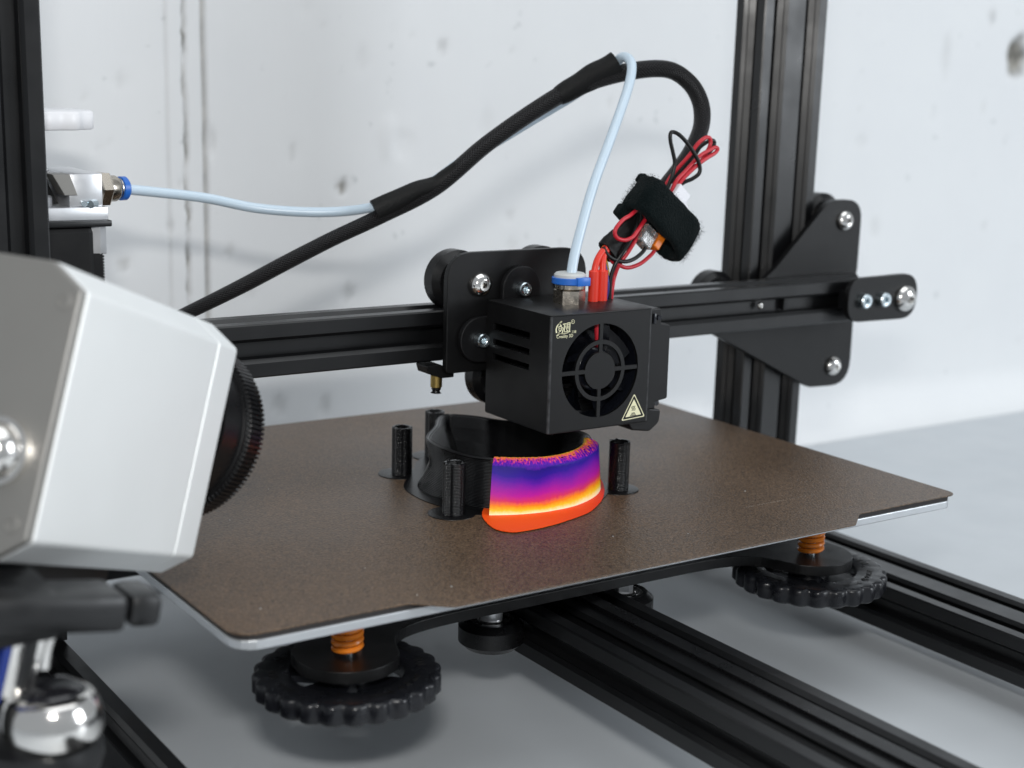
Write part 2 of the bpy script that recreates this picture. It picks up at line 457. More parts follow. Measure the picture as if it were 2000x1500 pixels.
def slotted_panel(bm, us, vs, holes, fn, h0, h1):
    """grid panel with rectangular openings; holes = set of (i, j) cells"""
    V = {}
    def vert(i, j, h):
        if (i, j, h) not in V: V[(i, j, h)] = bm.verts.new(fn(us[i], vs[j], h))
        return V[(i, j, h)]
    nu, nv = len(us) - 1, len(vs) - 1
    solid = lambda i, j: 0 <= i < nu and 0 <= j < nv and (i, j) not in holes
    for i in range(nu):
        for j in range(nv):
            if not solid(i, j): continue
            for h in (h0, h1): bm.faces.new((vert(i, j, h), vert(i + 1, j, h), vert(i + 1, j + 1, h), vert(i, j + 1, h)))
            for (a, b), (di, dj) in ((((i, j), (i + 1, j)), (0, -1)), (((i, j + 1), (i + 1, j + 1)), (0, 1)), (((i, j), (i, j + 1)), (-1, 0)), (((i + 1, j), (i + 1, j + 1)), (1, 0))):
                if not solid(i + di, j + dj): bm.faces.new((vert(*a, h0), vert(*b, h0), vert(*b, h1), vert(*a, h1)))

def text_mesh(body, size, align='CENTER', extrude=.03):
    cu = bpy.data.curves.new('lettering', 'FONT'); cu.body = body; cu.size = size; cu.align_x = align; cu.extrude = extrude
    cu.resolution_u = 4
    o = bpy.data.objects.new('lettering', cu); COL.objects.link(o)
    dg = bpy.context.evaluated_depsgraph_get(); dg.update()
    me = bpy.data.meshes.new_from_object(o.evaluated_get(dg))
    bm = bmesh.new(); bm.from_mesh(me)
    bpy.data.objects.remove(o); bpy.data.curves.remove(cu); bpy.data.meshes.remove(me)
    return bm

def xform(bm, fn):
    for v in bm.verts: v.co = Vector(fn(*v.co))

# ================================================================== the setting
def build_wall():
    Y = 355.
    xs = []; x = -420.
    while x < 1300:
        xs.append(x); x += 1.0 if 112 < x < 150 else (3. if 30 < x < 820 else 12.)
    zs = []; z = -82.9
    while z < 560:
        zs.append(z); z += 1.5 if z < -74 else (3. if z < 240 else 12.)
    pits = [(778, 182, 13, 17, 3.5, 1), (219, 96.2, 3.4, 4.2, 2.2, .9), (247, 123, 5, 14, -1.0, 0), (256, 119, 8, 9, .8, 0), (188.6, 115, 2.5, 6, .8, .15), (281, 172.6, 4, 5, .7, .25),
            (467, 150, 8, 6, .7, .1), (745, 209, 5, 6, .8, .25), (699, 180, 6, 18, .7, .12), (142.6, 119.6, 4, 8, 1, .1), (222, 38.4, 4, 5, .9, .25), (180, -21, 5, 7, .9, .2),
            (208, -24, 5, 7, .9, .2), (94.8, 59.5, 3, 4, 1, .3), (620, 120, 7, 5, .6, .08), (560, 190, 5, 16, .6, .08), (330, 60, 5, 4, .6, .1), (120, 78, 2.5, 5, .9, .2), (152, 64, 3, 4, .9, .25),
            (640, 60, 6, 9, .6, .1), (230, 165, 4, 10, .5, .06), (310, 130, 6, 12, .5, .04), (96, 150, 3, 5, .6, .1), (60, 100, 4, 6, .6, .1)]
    rr = random.Random(3)
    for _ in range(34):
        s = rr.uniform(1.2, 3.2); pits.append((rr.uniform(30, 820), rr.uniform(-60, 240), s, s * rr.uniform(1, 2), rr.uniform(.3, .8), rr.uniform(.02, .16)))
    nx, nz = len(xs), len(zs)
    verts = []; bare_and_shade = []
    for z in zs:
        for x in xs:
            d = 0.; b = 0.
            d += .9 * noise.noise(Vector((x * .006, z * .0035, 1.3))) + .35 * noise.noise(Vector((x * .03, z * .006, 7.1)))
            if x < 160:            # board joint: a torn seam, a step and a groove, the left board stands a little proud
                wob = 1.6 * noise.noise(Vector((z * .055, 2.2, 0))) + .9 * noise.noise(Vector((z * .22, 5.2, 0)))
                t = x - (129.5 + wob)
                if t < 0: d -= .9 * min(1, max(0, (-t) / .8))
                d += 3.2 * math.exp(-(t / 1.2) ** 2) * (.65 + .7 * noise.noise(Vector((z * .12, 9, 0))))
                b = max(b, 1.0 * math.exp(-(t / 1.0) ** 2) * max(0, .55 + .9 * noise.noise(Vector((z * .09, 3, 4)))))  # seam shadow painted in with the concrete colour
                t2 = x - (140.2 + .35 * noise.noise(Vector((z * .02, 8, 0))))
                d += 2.6 * math.exp(-(t2 / 1.2) ** 2)
                b = max(b, .62 * math.exp(-(t2 / 1.1) ** 2))  # groove shadow painted in the same way
                t3 = x - 119.5
                d += 1.0 * math.exp(-(t3 / .9) ** 2); b = max(b, .16 * math.exp(-(t3 / 1.0) ** 2))
            for (px, pz, sx, sz, dep, bb) in pits:
                if abs(x - px) < sx * 2.4 and abs(z - pz) < sz * 2.4:
                    q = math.hypot((x - px) / sx, (z - pz) / sz) * (1 + .35 * noise.noise(Vector((x * .15, z * .15, px))))
                    g = max(0., 1 - max(0, q - .55) / .5) if q < 1.05 else 0.
                    d += dep * g; b = max(b, bb * g)
            if z < -53:            # added curve, softens the tone break where wall meets table
                q = (-53 - z) / 30; d -= 30 * (1 - math.sqrt(max(0, 1 - q * q)))
            verts.append((x * .001, (Y + d) * .001, (z + TZ) * .001)); bare_and_shade.append(b)
    faces = [(j * nx + i, j * nx + i + 1, (j + 1) * nx + i + 1, (j + 1) * nx + i) for j in range(nz - 1) for i in range(nx - 1)]
    me = bpy.data.meshes.new('wall'); me.from_pydata(verts, [], faces)
    a = me.attributes.new('bare_and_shade', 'FLOAT', 'POINT'); a.data.foreach_set('value', bare_and_shade)
    me.materials.append(M_wall)
    for p in me.polygons: p.use_smooth = True
    o = bpy.data.objects.new('wall', me); COL.objects.link(o); o['kind'] = 'structure'; o['label'] = 'white painted board-formed concrete wall behind the printer'
build_wall()
bm = NB(); box(bm, -600, 1300, -420, 362, -111, -83, 2)
o = obj('table', bm, M_table); o['kind'] = 'structure'; o['label'] = 'pale grey table top under the printer'

# ================================================================== printer frame
fr = thing('printer_frame', 'black aluminium extrusion frame with two uprights standing on the grey table', 'printer frame', (155, 60, -83))
def extr(name, w, h, cx, cy, a0, a1, axis, parent):
    bm = NB(); pr = vslot(w, h)
    fn = {'z': lambda a, b, t: Vector((cx + a, cy + b, t)), 'x': lambda a, b, t: Vector((t, cx + a, cy + b)), 'y': lambda a, b, t: Vector((cx + a, t, cy + b))}[axis]
    prism(bm, pr, fn, a0, a1)
    return obj(name, bm, M_anod, parent, smooth=False)
extr('upright', 40, 20, 348, 158, -51, 420, 'z', fr)
extr('upright', 40, 20, -23, 158, -51, 420, 'z', fr)
extr('base_rail', 40, 20, 334, -61, -170, 300, 'y', fr)
extr('base_rail', 40, 20, -24, -61, -170, 300, 'y', fr)
extr('bed_rail', 40, 20, 156, -42, -170, 300, 'y', fr)
extr('cross_beam', 20, 20, 270, -61.5, -4, 314, 'x', fr)
for x in (334, -24):
    for y in (-150, 280):
        bm = NB(); cyl(bm, (x, y, -83), (x, y, -71), 9, 24, 8, .8); obj('foot', bm, M_rubber, fr)
# toothed drive belt lying in the left slot of the bed rail
bm = NB(); box(bm, 157.2, 163.2, -165, 295, -31.6, -30.6)
k = -120
bt = obj('drive_belt', bm, M_rubber, fr, smooth=False)
bm = NB()
for k in range(150): box(bm, 157.2, 163.2, -120 + k * 2., -119 + k * 2., -32.4, -31.6)
te = obj('belt_teeth', bm, M_rubber, bt, smooth=False); te['kind'] = 'stuff'

# ================================================================== heated bed
bed = thing('heated_bed', 'brown heated print bed with black carriage, orange springs and knobs', 'print bed', (155, 116, -40))
W_, D_ = 310, 231.6
outline = rounded([(0, 0), (57, 0), (68, -9.5), (242, -9.5), (254, 0), (W_, 0), (W_, D_), (0, D_)], [9, 4, 4, 4, 4, 5, 5, 8])
bm = NB(); prism(bm, outline, XY, -.6, 0, .12); sheet = obj('build_sheet', bm, M_bed, bed, smooth=False)
bm = NB()
prev = None
for i in range(34):        # a faint dashed scratch left by an earlier print
    x = 219.7 + i * 39 / 34
    if rnd.random() < .8: box(bm, x, x + rnd.uniform(.5, 1.0), 27.0 + rnd.uniform(-.12, .12), 27.25 + rnd.uniform(-.1, .1), .004, .03)
obj('scratch', bm, M_scratch, sheet, smooth=False)
bm = NB(); prism(bm, rounded([(1.5, 1.2), (W_ - 2, 1.2), (W_ - 2, D_ - 1), (1.5, D_ - 1)], [8, 4, 4, 8]), XY, -2.5, -.6)
obj('magnetic_sheet', bm, M_magnet, bed, smooth=False)
bm = NB(); rs = random.Random(21)       # crumbs of old filament
for _ in range(22):
    x, y = rs.uniform(8, 300), rs.uniform(-4, 225); w = rs.uniform(.1, .3)
    box(bm, x, x + w, y, y + w * rs.uniform(.7, 2.2), .006, .05 + w * .4)
cr_ = obj('crumbs', bm, M_greyp, sheet, smooth=False); cr_['kind'] = 'stuff'
bm = NB(); prism(bm, rounded([(.8, .4), (W_ - 3.2, .4), (W_ - 3.2, D_ - 1), (.8, D_ - 1)], [9, 3, 3, 8]), XY, -5.5, -2.5, .35)
obj('aluminium_plate', bm, M_alu, bed, smooth=False)
# carriage plate with a rounded lobe under each corner
KX, KY = (51, 259), (28.5, 203)
q = []
for a in range(165, 345, 12): q.append((51 + 17 * math.cos(R(a)), 29 + 17 * math.sin(R(a))))
quarter = q + [(69.5, 30), (74, 36), (82, 40), (95, 42), (120, 42.5)]
leftq = [(61, 115.8), (60, 85), (55, 62), (42, 46), (35.5, 38)]
half = leftq + quarter                                       # from the middle of the left side round the front to the centre
front = half + [(310 - x, y) for x, y in half[::-1]]
full = front + [(x, 231.6 - y) for x, y in front[::-1][1:-1]]
full = [tuple(v) for v in spline([(x, y, 0) for x, y in full], 3, True)]
bm = NB(); prism(bm, [(v[0], v[1]) for v in full], XY, -29, -25, .2)
obj('carriage_plate', bm, M_powder, bed, smooth=False)
def make_knob(at):
    bm = NB(); n = 24 * 12; r0, r1 = 18.5, 30.6
    sc_ = lambda t: 1 - .05 * (.5 + .5 * math.cos(24 * t)) ** 1.5
    prof = [(r1 - 1.0, 0), (r1, 1.0), (r1, 5.9), (r1 - .35, 6.6), (r1 - 1.1, 7.05), (r1 - 2.2, 7.15), (r0 + .8, 7.0), (r0, 6.4), (r0, 1.0), (r0 + 1, 0)]
    def mod(t, i): return sc_(t) if i <= 4 else 1
    rings = lathe(bm, (at[0], at[1], at[2] - 7.2), (0, 0, 1), prof, n, mod, cap=False)
    for k in range(n): bm.faces.new((rings[-1][k], rings[-1][(k + 1) % n], rings[0][(k + 1) % n], rings[0][k]))
    kn = obj('levelling_knob', bm, M_knob, bed, at=at, angle=50)
    bm = NB()
    lathe(bm, (at[0], at[1], at[2] - 7), (0, 0, 1), [(7.5, 0), (8.5, 1), (7.6, 10.5), (4, 10.5)], 32)
    for k in range(4):
        a = R(30 + 90 * k); d = Vector((math.cos(a), math.sin(a), 0)); s = Vector((-d.y, d.x, 0)); o = Vector(at) + Vector((0, 0, -5.2))
        pts = [o + d * 7 + s * 5, o + d * 18.6 + s * 9.5, o + d * 18.6 - s * 9.5, o + d * 7 - s * 5]
        lo = [bm.verts.new(p) for p in pts]; hi = [bm.verts.new(p + Vector((0, 0, 2.2))) for p in pts]
        bm.faces.new(lo); bm.faces.new(hi)
        for j in range(4): bm.faces.new((lo[j], lo[(j + 1) % 4], hi[(j + 1) % 4], hi[j]))
    obj('hub', bm, M_knob, kn)
    # embossed words and arrow on the rim
    def on_rim(bm, word, a0, step, size):
        for i, ch in enumerate(word):
            b2 = text_mesh(ch, size, extrude=.18); a = R(a0 + step * i)
            xform(b2, lambda x, y, z: (at[0] + (22.5 + y) * math.cos(a) - x * math.sin(a) * -1 * -1, at[1] + (22.5 + y) * math.sin(a) + x * math.cos(a) * -1 * -1, at[2] + z - .05))
            join(bm, b2)
    for base in (-72, 108):
        bm = NB(); on_rim(bm, 'down', base, 9, 4.2); on_rim(bm, 'UP', base + 52, 9, 4.2)
        for s0, s1 in ((-30, -8), (74, 92)):
            for k in range(10):
                a0, a1 = R(base + s0 + (s1 - s0) * k / 10), R(base + s0 + (s1 - s0) * (k + 1) / 10)
                w = .5 if k < 8 else (1.2 if k == 8 else .5)
                vs = [(24.4 - w, a0), (24.4 + w, a0), (24.4 + w, a1), (24.4 - w, a1)]
                bm.faces.new([bm.verts.new((at[0] + r * math.cos(a), at[1] + r * math.sin(a), at[2] + .12)) for r, a in vs])
        obj('embossed_lettering', bm, M_blackw, kn, smooth=False)
    return kn
def make_spring(at):
    pts = []
    for k in range(0, 8 * 20 + 1):
        t = k / 20; pts.append(Vector((at[0] + 4.4 * math.cos(2 * PI * t), at[1] + 4.4 * math.sin(2 * PI * t), -24.2 + t * 17.4 / 8)))
    bm = NB(); tube(bm, pts, .98, 8); s = obj('spring', bm, M_orange, bed)
    bm = NB(); cyl(bm, (at[0], at[1], -29), (at[0], at[1], -6.2), 2.0, 12); obj('spring_screw', bm, M_zinc, s)
for x in KX:
    for y in KY:
        make_knob((x, y, -30.3)); make_spring((x, y))
for x in (125.4, 186.6):
    for y in (57, 175):
        vwheel('carriage_wheel', bed, (x, y, -42), (0, 0, 1), 12.2, 10.6)
        bm = NB(); cyl(bm, (x, y, -37.2), (x, y, -29), 4.1, 6 if x > 150 else 24, 4.1); obj('wheel_spacer', bm, M_alublock, bed, smooth=(x < 150))

# ================================================================== X gantry
GY, GZ = 128.8, 57.8
gan = thing('x_gantry', 'black horizontal gantry beam with triangular end plate carrying the print head', 'gantry', (160, 128, 47))
extr('beam', 20, 20, GY, GZ, -70, 386, 'x', gan)
tri = rounded([(300, 43.5), (301.5, 47), (338, 72), (371, 103.5), (393.5, 103.5), (393.5, 66), (388, 60), (393.5, 44), (394, 10.5), (366, 11.5)], [2, 2, 3, 11, 11, 10, 4, 4, 14, 9])
bm = NB(); prism(bm, tri, XZ, 140.2, 143.4, .25); obj('end_plate', bm, M_powder, gan, smooth=False)
bm = NB(); prism(bm, rounded([(-75, 35), (-75, 84), (-4, 84), (-4, 35)], 8), XZ, 140.2, 143.4, .25); obj('motor_plate', bm, M_powder, gan, smooth=False)
for (x, z) in ((381.6, 93.4), (381, 21.2)):
    bm = NB(); dome_bolt(bm, (x, 140.2, z), (0, -1, 0), 4.9, 3.6, 2.0); obj('bolt', bm, M_chrome, gan)
for (x, z) in ((381.6, 93.4), (381, 21.2), (313.8, 58)):
    vwheel('gantry_wheel', gan, (x, 158, z), (0, 1, 0), 12.2, 10.6)
    bm = NB(); cyl(bm, (x, 143.4, z), (x, 153, z), 4.6, 24); obj('wheel_spacer', bm, M_nickel, gan)
# belt tensioner at the end of the beam
bm = NB(); prism(bm, rounded([(357.2, 48.9), (404.6, 48.2), (404.6, 70.4), (357.2, 69.6)], [9, 10.5, 10.5, 9], 8), XZ, 110.6, 113.6, .3)
tp = obj('tensioner_plate', bm, M_powder, gan, smooth=False)
for x, z in ((366.9, 59), (379.9, 58.9)):
    bm = NB(); socket_screw(bm, (x, 110.6, z), (0, -1, 0), 3.4, 3.2, 1.35); obj('socket_screw', bm, M_zinc, tp)
bm = NB(); dome_bolt(bm, (395.6, 110.6, 58.4), (0, -1, 0), 6.4, 4.6, 2.2); obj('large_bolt', bm, M_chrome, tp)
bm = NB(); box(bm, 359, 386, 113.6, 118.8, 54.5, 63.2); cyl(bm, (395.6, 113.6, 58.4), (395.6, 124, 58.4), 8, 32); obj('tensioner_block', bm, M_anod, tp, smooth=False)
bm = NB(); dome_bolt(bm, (312.2, 122.4, 58.4), (0, -1, 0), 1.7, 1.4, .6); obj('set_screw', bm, M_chrome, gan)
bm = NB(); box(bm, 326.6, 328.8, 121.6, 125, 55.4, 62.2); obj('slot_nut', bm, M_rubber, gan)

# ================================================================== print head
ph = thing('print_head', 'black print head with round fan grille, logo and hot surface label', 'print head', (175, 85, 24))
bm = NB(); prism(bm, rounded([(136.3, 44.3), (202.4, 44.3), (202.4, 91.2), (136.3, 91.2)], [2, 2, 11.5, 11.5], 8), XZ, 109.6, 112.6, .3)
cp = obj('carriage_plate', bm, M_powder, ph, smooth=False)
for x, z in ((151, 78.6), (191.4, 77.8)):
    bm = NB(); dome_bolt(bm, (x, 109.6, z), (0, -1, 0), 4.7, 3.7, 1.9); obj('bolt', bm, M_chrome, cp)
for x, z in ((151, 78.0), (191.4, 78.0), (171, 37.6)):
    vwheel('carriage_wheel', ph, (x, GY, z), (0, 1, 0), 12.2, 10.6)
    bm = NB(); cyl(bm, (x, 112.6, z), (x, 123.5, z), 5.4, 24); obj('wheel_spacer', bm, M_nickel, ph)
bm = NB(); box(bm, 160, 182, 109.8, 112.4, 30, 44.3); obj('wheel_tab', bm, M_powder, ph)
# shroud: five panels of sheet metal, the front with the fan opening, the left with three vents
X0, X1, Y0, Y1, Z0, Z1 = 151.7, 198.6, 62., 105., 28.6, 73.2
FX, FZ, FR = 175.1, 50.9, 17.9
bm = NB(); plate_with_hole(bm, X0 + .5, X1 - .5, Z0 + .5, Z1 - .5, FX, FZ, FR, Y0, Y0 + 1.3, 96)
bm2 = NB()
# rim round the front so that the folded edge catches the light
for f in (): pass
bm2.free()
shroud = obj('front_panel', bm, M_powder, ph, angle=30)
bm = NB()      # grille: hub disc, ring and four spokes, flush with the front panel
lathe(bm, (FX, Y0 + .25, FZ), (0, 1, 0), [(7.0, .1), (7.15, 0), (7.15, 1.2), (6.9, 1.3)], 64)
rg = lathe(bm, (FX, Y0 + .25, FZ), (0, 1, 0), [(10.1, 0), (11.7, 0), (11.7, 1.2), (10.1, 1.2)], 72, cap=False)
for k in range(72): bm.faces.new((rg[-1][k], rg[-1][(k + 1) % 72], rg[0][(k + 1) % 72], rg[0][k]))
for a in (0, 90, 180, 270):
    b2 = NB(); box(b2, 6.9, FR + .3, Y0 + .27, Y0 + 1.25, -.85, .85, .15, 1); c, s = math.cos(R(a)), math.sin(R(a))
    xform(b2, lambda x, y, z: (FX + x * c - z * s, y, FZ + x * s + z * c)); join(bm, b2)
obj('fan_grille', bm, M_powder, ph, angle=30)
bm = NB()
us = [Y0 + .5, 75.6, 100.4, Y1]; vs = [Z0 + .5, 50.6, 53.0, 56.4, 58.8, 62.3, 65.0, Z1 - .5]
slotted_panel(bm, us, vs, {(1, 1), (1, 3), (1, 5)}, YZ, X0, X0 + 1.3)
obj('left_panel', bm, M_powder, ph, smooth=False)
bm = NB(); box(bm, X0, X1, Y0, Y1, Z1 - .5, Z1, .2); obj('top_panel', bm, M_powder, ph, angle=40)
bm = NB(); box(bm, X0, X1, Y0, Y1, Z0, Z0 + .5, .2, 1); obj('bottom_panel', bm, M_powder, ph, angle=40)
for x in (X0 + .3, X1 - .3):
    bm = NB(); cyl(bm, (x, Y0 + .5, Z0 + .45), (x, Y0 + .5, Z1 - .45), .6, 14); obj('folded_edge', bm, M_worn, ph)
bm = NB(); box(bm, X1 - 1.3, X1 - .05, Y0 + .6, Y1, Z0 + .5, Z1 - .5); obj('right_panel', bm, M_powder, ph, smooth=False)
# mounting lugs with socket screws
def lug(c, w, dr):
    bm = NB()
    if dr == 'up': pts = [(c[0] - 9, 72.6)] + [(c[0] + 9 * math.cos(R(a)), c[1] + 9 * math.sin(R(a))) for a in range(180, -1, -12)] + [(c[0] + 9, 72.6)]
    else: pts = [(154, c[1] - 9)] + [(c[0] + 9 * math.cos(R(a)), c[1] + 9 * math.sin(R(a))) for a in range(270, 89, -12)] + [(154, c[1] + 9)]
    prism(bm, pts, XZ, 106.2, 108.6, .4)
    cyl(bm, (c[0], 108.6, c[1]), (c[0], 109.6, c[1]), 4, 20)
    l = obj('mounting_lug', bm, M_plastic, ph, smooth=False)
    bm = NB(); socket_screw(bm, (c[0], 106.2, c[1]), (0, -1, 0), 2.8, 3.0, 1.3); obj('socket_screw', bm, M_zinc, l)
lug((168.6, 76.4), 0, 'up'); lug((149.6, 57.4), 0, 'side')
# cooling fan behind the grille
bm = NB(); lathe(bm, (FX, Y0 + 3.2, FZ), (0, 1, 0), [(7.6, 0), (8.2, .5), (8.2, 8)], 40)
hub = obj('fan_hub', bm, M_gloss, ph)
for k in range(7):
    bm = NB(); a0 = 2 * PI * k / 7; pr = []
    for i in range(7):
        r = 8.0 + i * 9.2 / 6
        for j in range(5):
            t = a0 + j / 4 * .78 + i * .05; pr.append(bm.verts.new((FX + r * math.cos(t), Y0 + 3.6 + j * 1.6, FZ + r * math.sin(t))))
    for i in range(6):
        for j in range(4): bm.faces.new((pr[i * 5 + j], pr[i * 5 + j + 1], pr[i * 5 + j + 6], pr[i * 5 + j + 5]))
    bmesh.ops.solidify(bm, geom=bm.faces[:], thickness=.5)
    obj('fan_blade', bm, M_gloss, hub, angle=50)
bm = NB()
plate_with_hole(bm, X0 + 1.5, X1 - 1.5, Z0 + .8, Z1 - .8, FX, FZ, FR + .6, Y0 + 1.4, Y0 + 11.5, 64); obj('fan_frame', bm, M_gloss, ph, angle=30)
bm = NB()
for i in range(11): box(bm, X0 + 6, X1 - 6, Y0 + 14, Y1 - 8, 34 + i * 2.9, 35 + i * 2.9)
cyl(bm, (FX, 84, 32), (FX, 84, 72), 4, 20); obj('heat_sink', bm, M_anod, ph, smooth=False)
bm = NB(); tube(bm, spline([(176.9, 70, 72), (177.0, 68.0, 67), (177.3, 67.6, 61), (178, 69, 55)], 6), 1.0, 10); obj('fan_wire', bm, M_redw, ph)
bm = NB(); box(bm, 164, 180, 78, 96, 25.4, 28.4, .4); lathe(bm, (172, 88, 20.6), (0, 0, 1), [(.5, 0), (2.4, 2.0), (3.2, 2.2), (3.2, 5.2)], 24); obj('heater_block', bm, M_plastic, ph)
# part cooling blower on the right side
bm = NB()
prism(bm, rounded([(198.8, 72.2), (205.6, 72.4), (205.8, 66.4), (210.4, 65.6), (210.6, 36.2), (204.6, 35.4), (204.6, 32.6), (198.8, 32.6)], [.3, 1.2, .3, 1.2, 1, .3, .3, .3], 3), XZ, 64.5, 104, .5)
bw = obj('blower', bm, M_plastic, ph, smooth=False)
bm = NB()
prism(bm, rounded([(198.9, 34.4), (204.4, 34.4), (204.6, 32), (210.2, 31.2), (209.6, 26), (205, 22.8), (196, 24.2), (193, 28.2), (198.9, 28.2)], [.2, .2, .4, 1.5, 3, 3, 2, .2, .2], 4), XZ, 67.5, 92, .6)
obj('air_duct', bm, M_plastic, bw, smooth=False)
bm = NB(); box(bm, 201.3, 202.6, 63.7, 64.5, 66.5, 70.5, .2); obj('blower_clip', bm, M_gloss, bw)
bm = NB(); cyl(bm, (204.0, 64.5, 68.8), (204.0, 63.6, 68.8), 1.0, 12); obj('blower_screw', bm, M_gloss, bw)
bm = NB(); cyl(bm, (207, 66.5, 34.4), (207, 68, 34.4), 1.2, 12); obj('blower_screw', bm, M_gloss, bw)
# bowden fitting
FT = (176.9, 86.)
bm = NB(); lathe(bm, (*FT, 73.2), (0, 0, 1), [(6.2, 0), (6.2, 5.0), (5.7, 5.4), (5.2, 5.5)], 6); obj('fitting_nut', bm, M_nickel, ph, smooth=False)
bm = NB(); lathe(bm, (*FT, 78.6), (0, 0, 1), [(5.2, 0), (5.9, .4), (5.9, 1.8), (5.2, 2.2)], 32); obj('fitting_ring', bm, M_nickel, ph)
bm = NB(); lathe(bm, (*FT, 80.6), (0, 0, 1), [(6.6, 0), (7.0, .3), (7.0, 2.4), (6.6, 2.6)], 40)
b2 = NB(); box(b2, FT[0] - 1.6, FT[0] + 4.4, FT[1] - 7.6, FT[1] - 5, 80.4, 83.6, .3); join(bm, b2); obj('locking_clip', bm, M_blue, ph)
bm = NB(); lathe(bm, (*FT, 83.2), (0, 0, 1), [(6.2, 0), (6.2, 1.0), (5.4, 1.7), (2.2, 1.7)], 32); obj('release_collet', bm, M_greyp, ph)
# endstop screw hanging below the carriage plate
bm = NB(); prism(bm, rounded([(129.5, 47.4), (136.2, 47.4), (142, 44.2), (142, 42), (136.5, 42), (130.5, 44.2)], .4, 2), XZ, 113, 121.5, .2)
es = obj('switch_bracket', bm, M_powder, ph, smooth=False)
bm = NB(); cyl(bm, (136.1, 116.5, 37.8), (136.1, 116.5, 43), 2.3, 12, 2.3, .3); obj('brass_nut', bm, M_brass, es)
bm = NB(); lathe(bm, (136.0, 116.5, 35.6), (.05, 0, 1), [(2.2, 0), (1.7, .4), (1.5, 1.1), (1.9, 1.5), (1.9, 2.6)], 14); obj('grub_screw', bm, M_rubber, es)
# red silicone sleeves standing on the shroud
for (x, y, r) in ((188.0, 85.4, 2.05), (192.3, 85.6, 2.2)):
    bm = NB(); lathe(bm, (x, y, 73.2), (0, 0, 1), [(r, 0), (r, 11.6), (r * .85, 12.0), (r * .3, 12.0)], 20); obj('silicone_sleeve', bm, M_redr, ph)

# ---- printed marks on the front panel
def mark(name, polys, mat, parent=ph, y=Y0 - .06):
    bm = NB()
    for pts in polys: prism(bm, pts, XZ, y, y + .05)
    return obj(name, bm, mat, parent, smooth=False)
def stroke(pts, w0, w1=None):
    """tapered brush stroke as one polygon"""
    w1 = w0 if w1 is None else w1
    P = spline([(a, b, 0) for a, b in pts], 6) if len(pts) > 2 else [Vector((*pts[0], 0)), Vector((*pts[1], 0))]
    A, B = [], []
    for i, p in enumerate(P):
        d = (P[min(i + 1, len(P) - 1)] - P[max(i - 1, 0)]).normalized(); nrm = Vector((-d.y, d.x, 0)); t = i / (len(P) - 1)
        w = (w0 * (1 - t) + w1 * t) / 2
        A.append((p.x + nrm.x * w, p.y + nrm.y * w)); B.append((p.x - nrm.x * w, p.y - nrm.y * w))
    return A + B[::-1]
def LP(u, v):   # logo drawn on a 2000 x 1200 sketch grid of the panel corner
    return (153.7 + (u - 320) * .01205, 71.0 - (v - 160) * .0094 - (u - 320) * .00006)
def lstroke(pts, w0, w1=None): return stroke([LP(*p) for p in pts], w0 * .0107, (w1 if w1 is not None else w0) * .0107)
logo = [lstroke([(545, 165), (450, 240), (370, 340), (335, 470), (355, 605)], 20, 55), lstroke([(530, 175), (450, 240), (420, 290)], 60, 15),
        lstroke([(470, 290), (530, 340)], 34), lstroke([(400, 385), (530, 370), (520, 520), (430, 590)], 26), lstroke([(440, 430), (500, 430)], 22), lstroke([(435, 430), (440, 510), (500, 500)], 20),
        lstroke([(570, 400), (595, 470), (560, 640)], 24, 40),
        lstroke([(580, 285), (720, 275)], 34), lstroke([(640, 250), (640, 610)], 34), lstroke([(745, 245), (745, 470)], 30), lstroke([(850, 240), (840, 590)], 34),
        lstroke([(730, 255), (860, 245)], 32), lstroke([(740, 320), (845, 318)], 22), lstroke([(740, 385), (845, 382)], 22), lstroke([(700, 450), (850, 445)], 30), lstroke([(690, 340), (700, 460)], 26),
        lstroke([(620, 595), (780, 590)], 26), lstroke([(730, 470), (740, 540), (800, 530)], 24), lstroke([(790, 600), (870, 590)], 34),
        lstroke([(345, 710), (480, 665), (680, 660), (800, 625)], 14, 34), lstroke([(400, 665), (560, 655), (800, 640)], 40, 10)]
mark('logo', logo, M_logo)
bm = NB()
def put_text(bm, s, size, x, z, sx=1.):
    b2 = text_mesh(s, size, 'LEFT', .02); xform(b2, lambda a, b, c: (x + a * sx, Y0 - .05 + c * -1, z + b)); join(bm, b2)
put_text(bm, 'Creality 3D', 1.72, 154.1, 64.75, .93)
put_text(bm, '\u4e09\u7ef4', 1.15, 160.9, 66.25, .95)
put_text(bm, 'R', .8, 161.05, 70.2)
obj('lettering', bm, M_logo, ph, smooth=False)
bm = NB(); rg = lathe(bm, (161.35, Y0 - .02, 70.45), (0, -1, 0), [(.68, 0), (.80, 0), (.80, .04), (.68, .04)], 28, cap=False)
for k in range(28): bm.faces.new((rg[-1][k], rg[-1][(k + 1) % 28], rg[0][(k + 1) % 28], rg[0][k]))
obj('trademark_ring', bm, M_logo, ph)
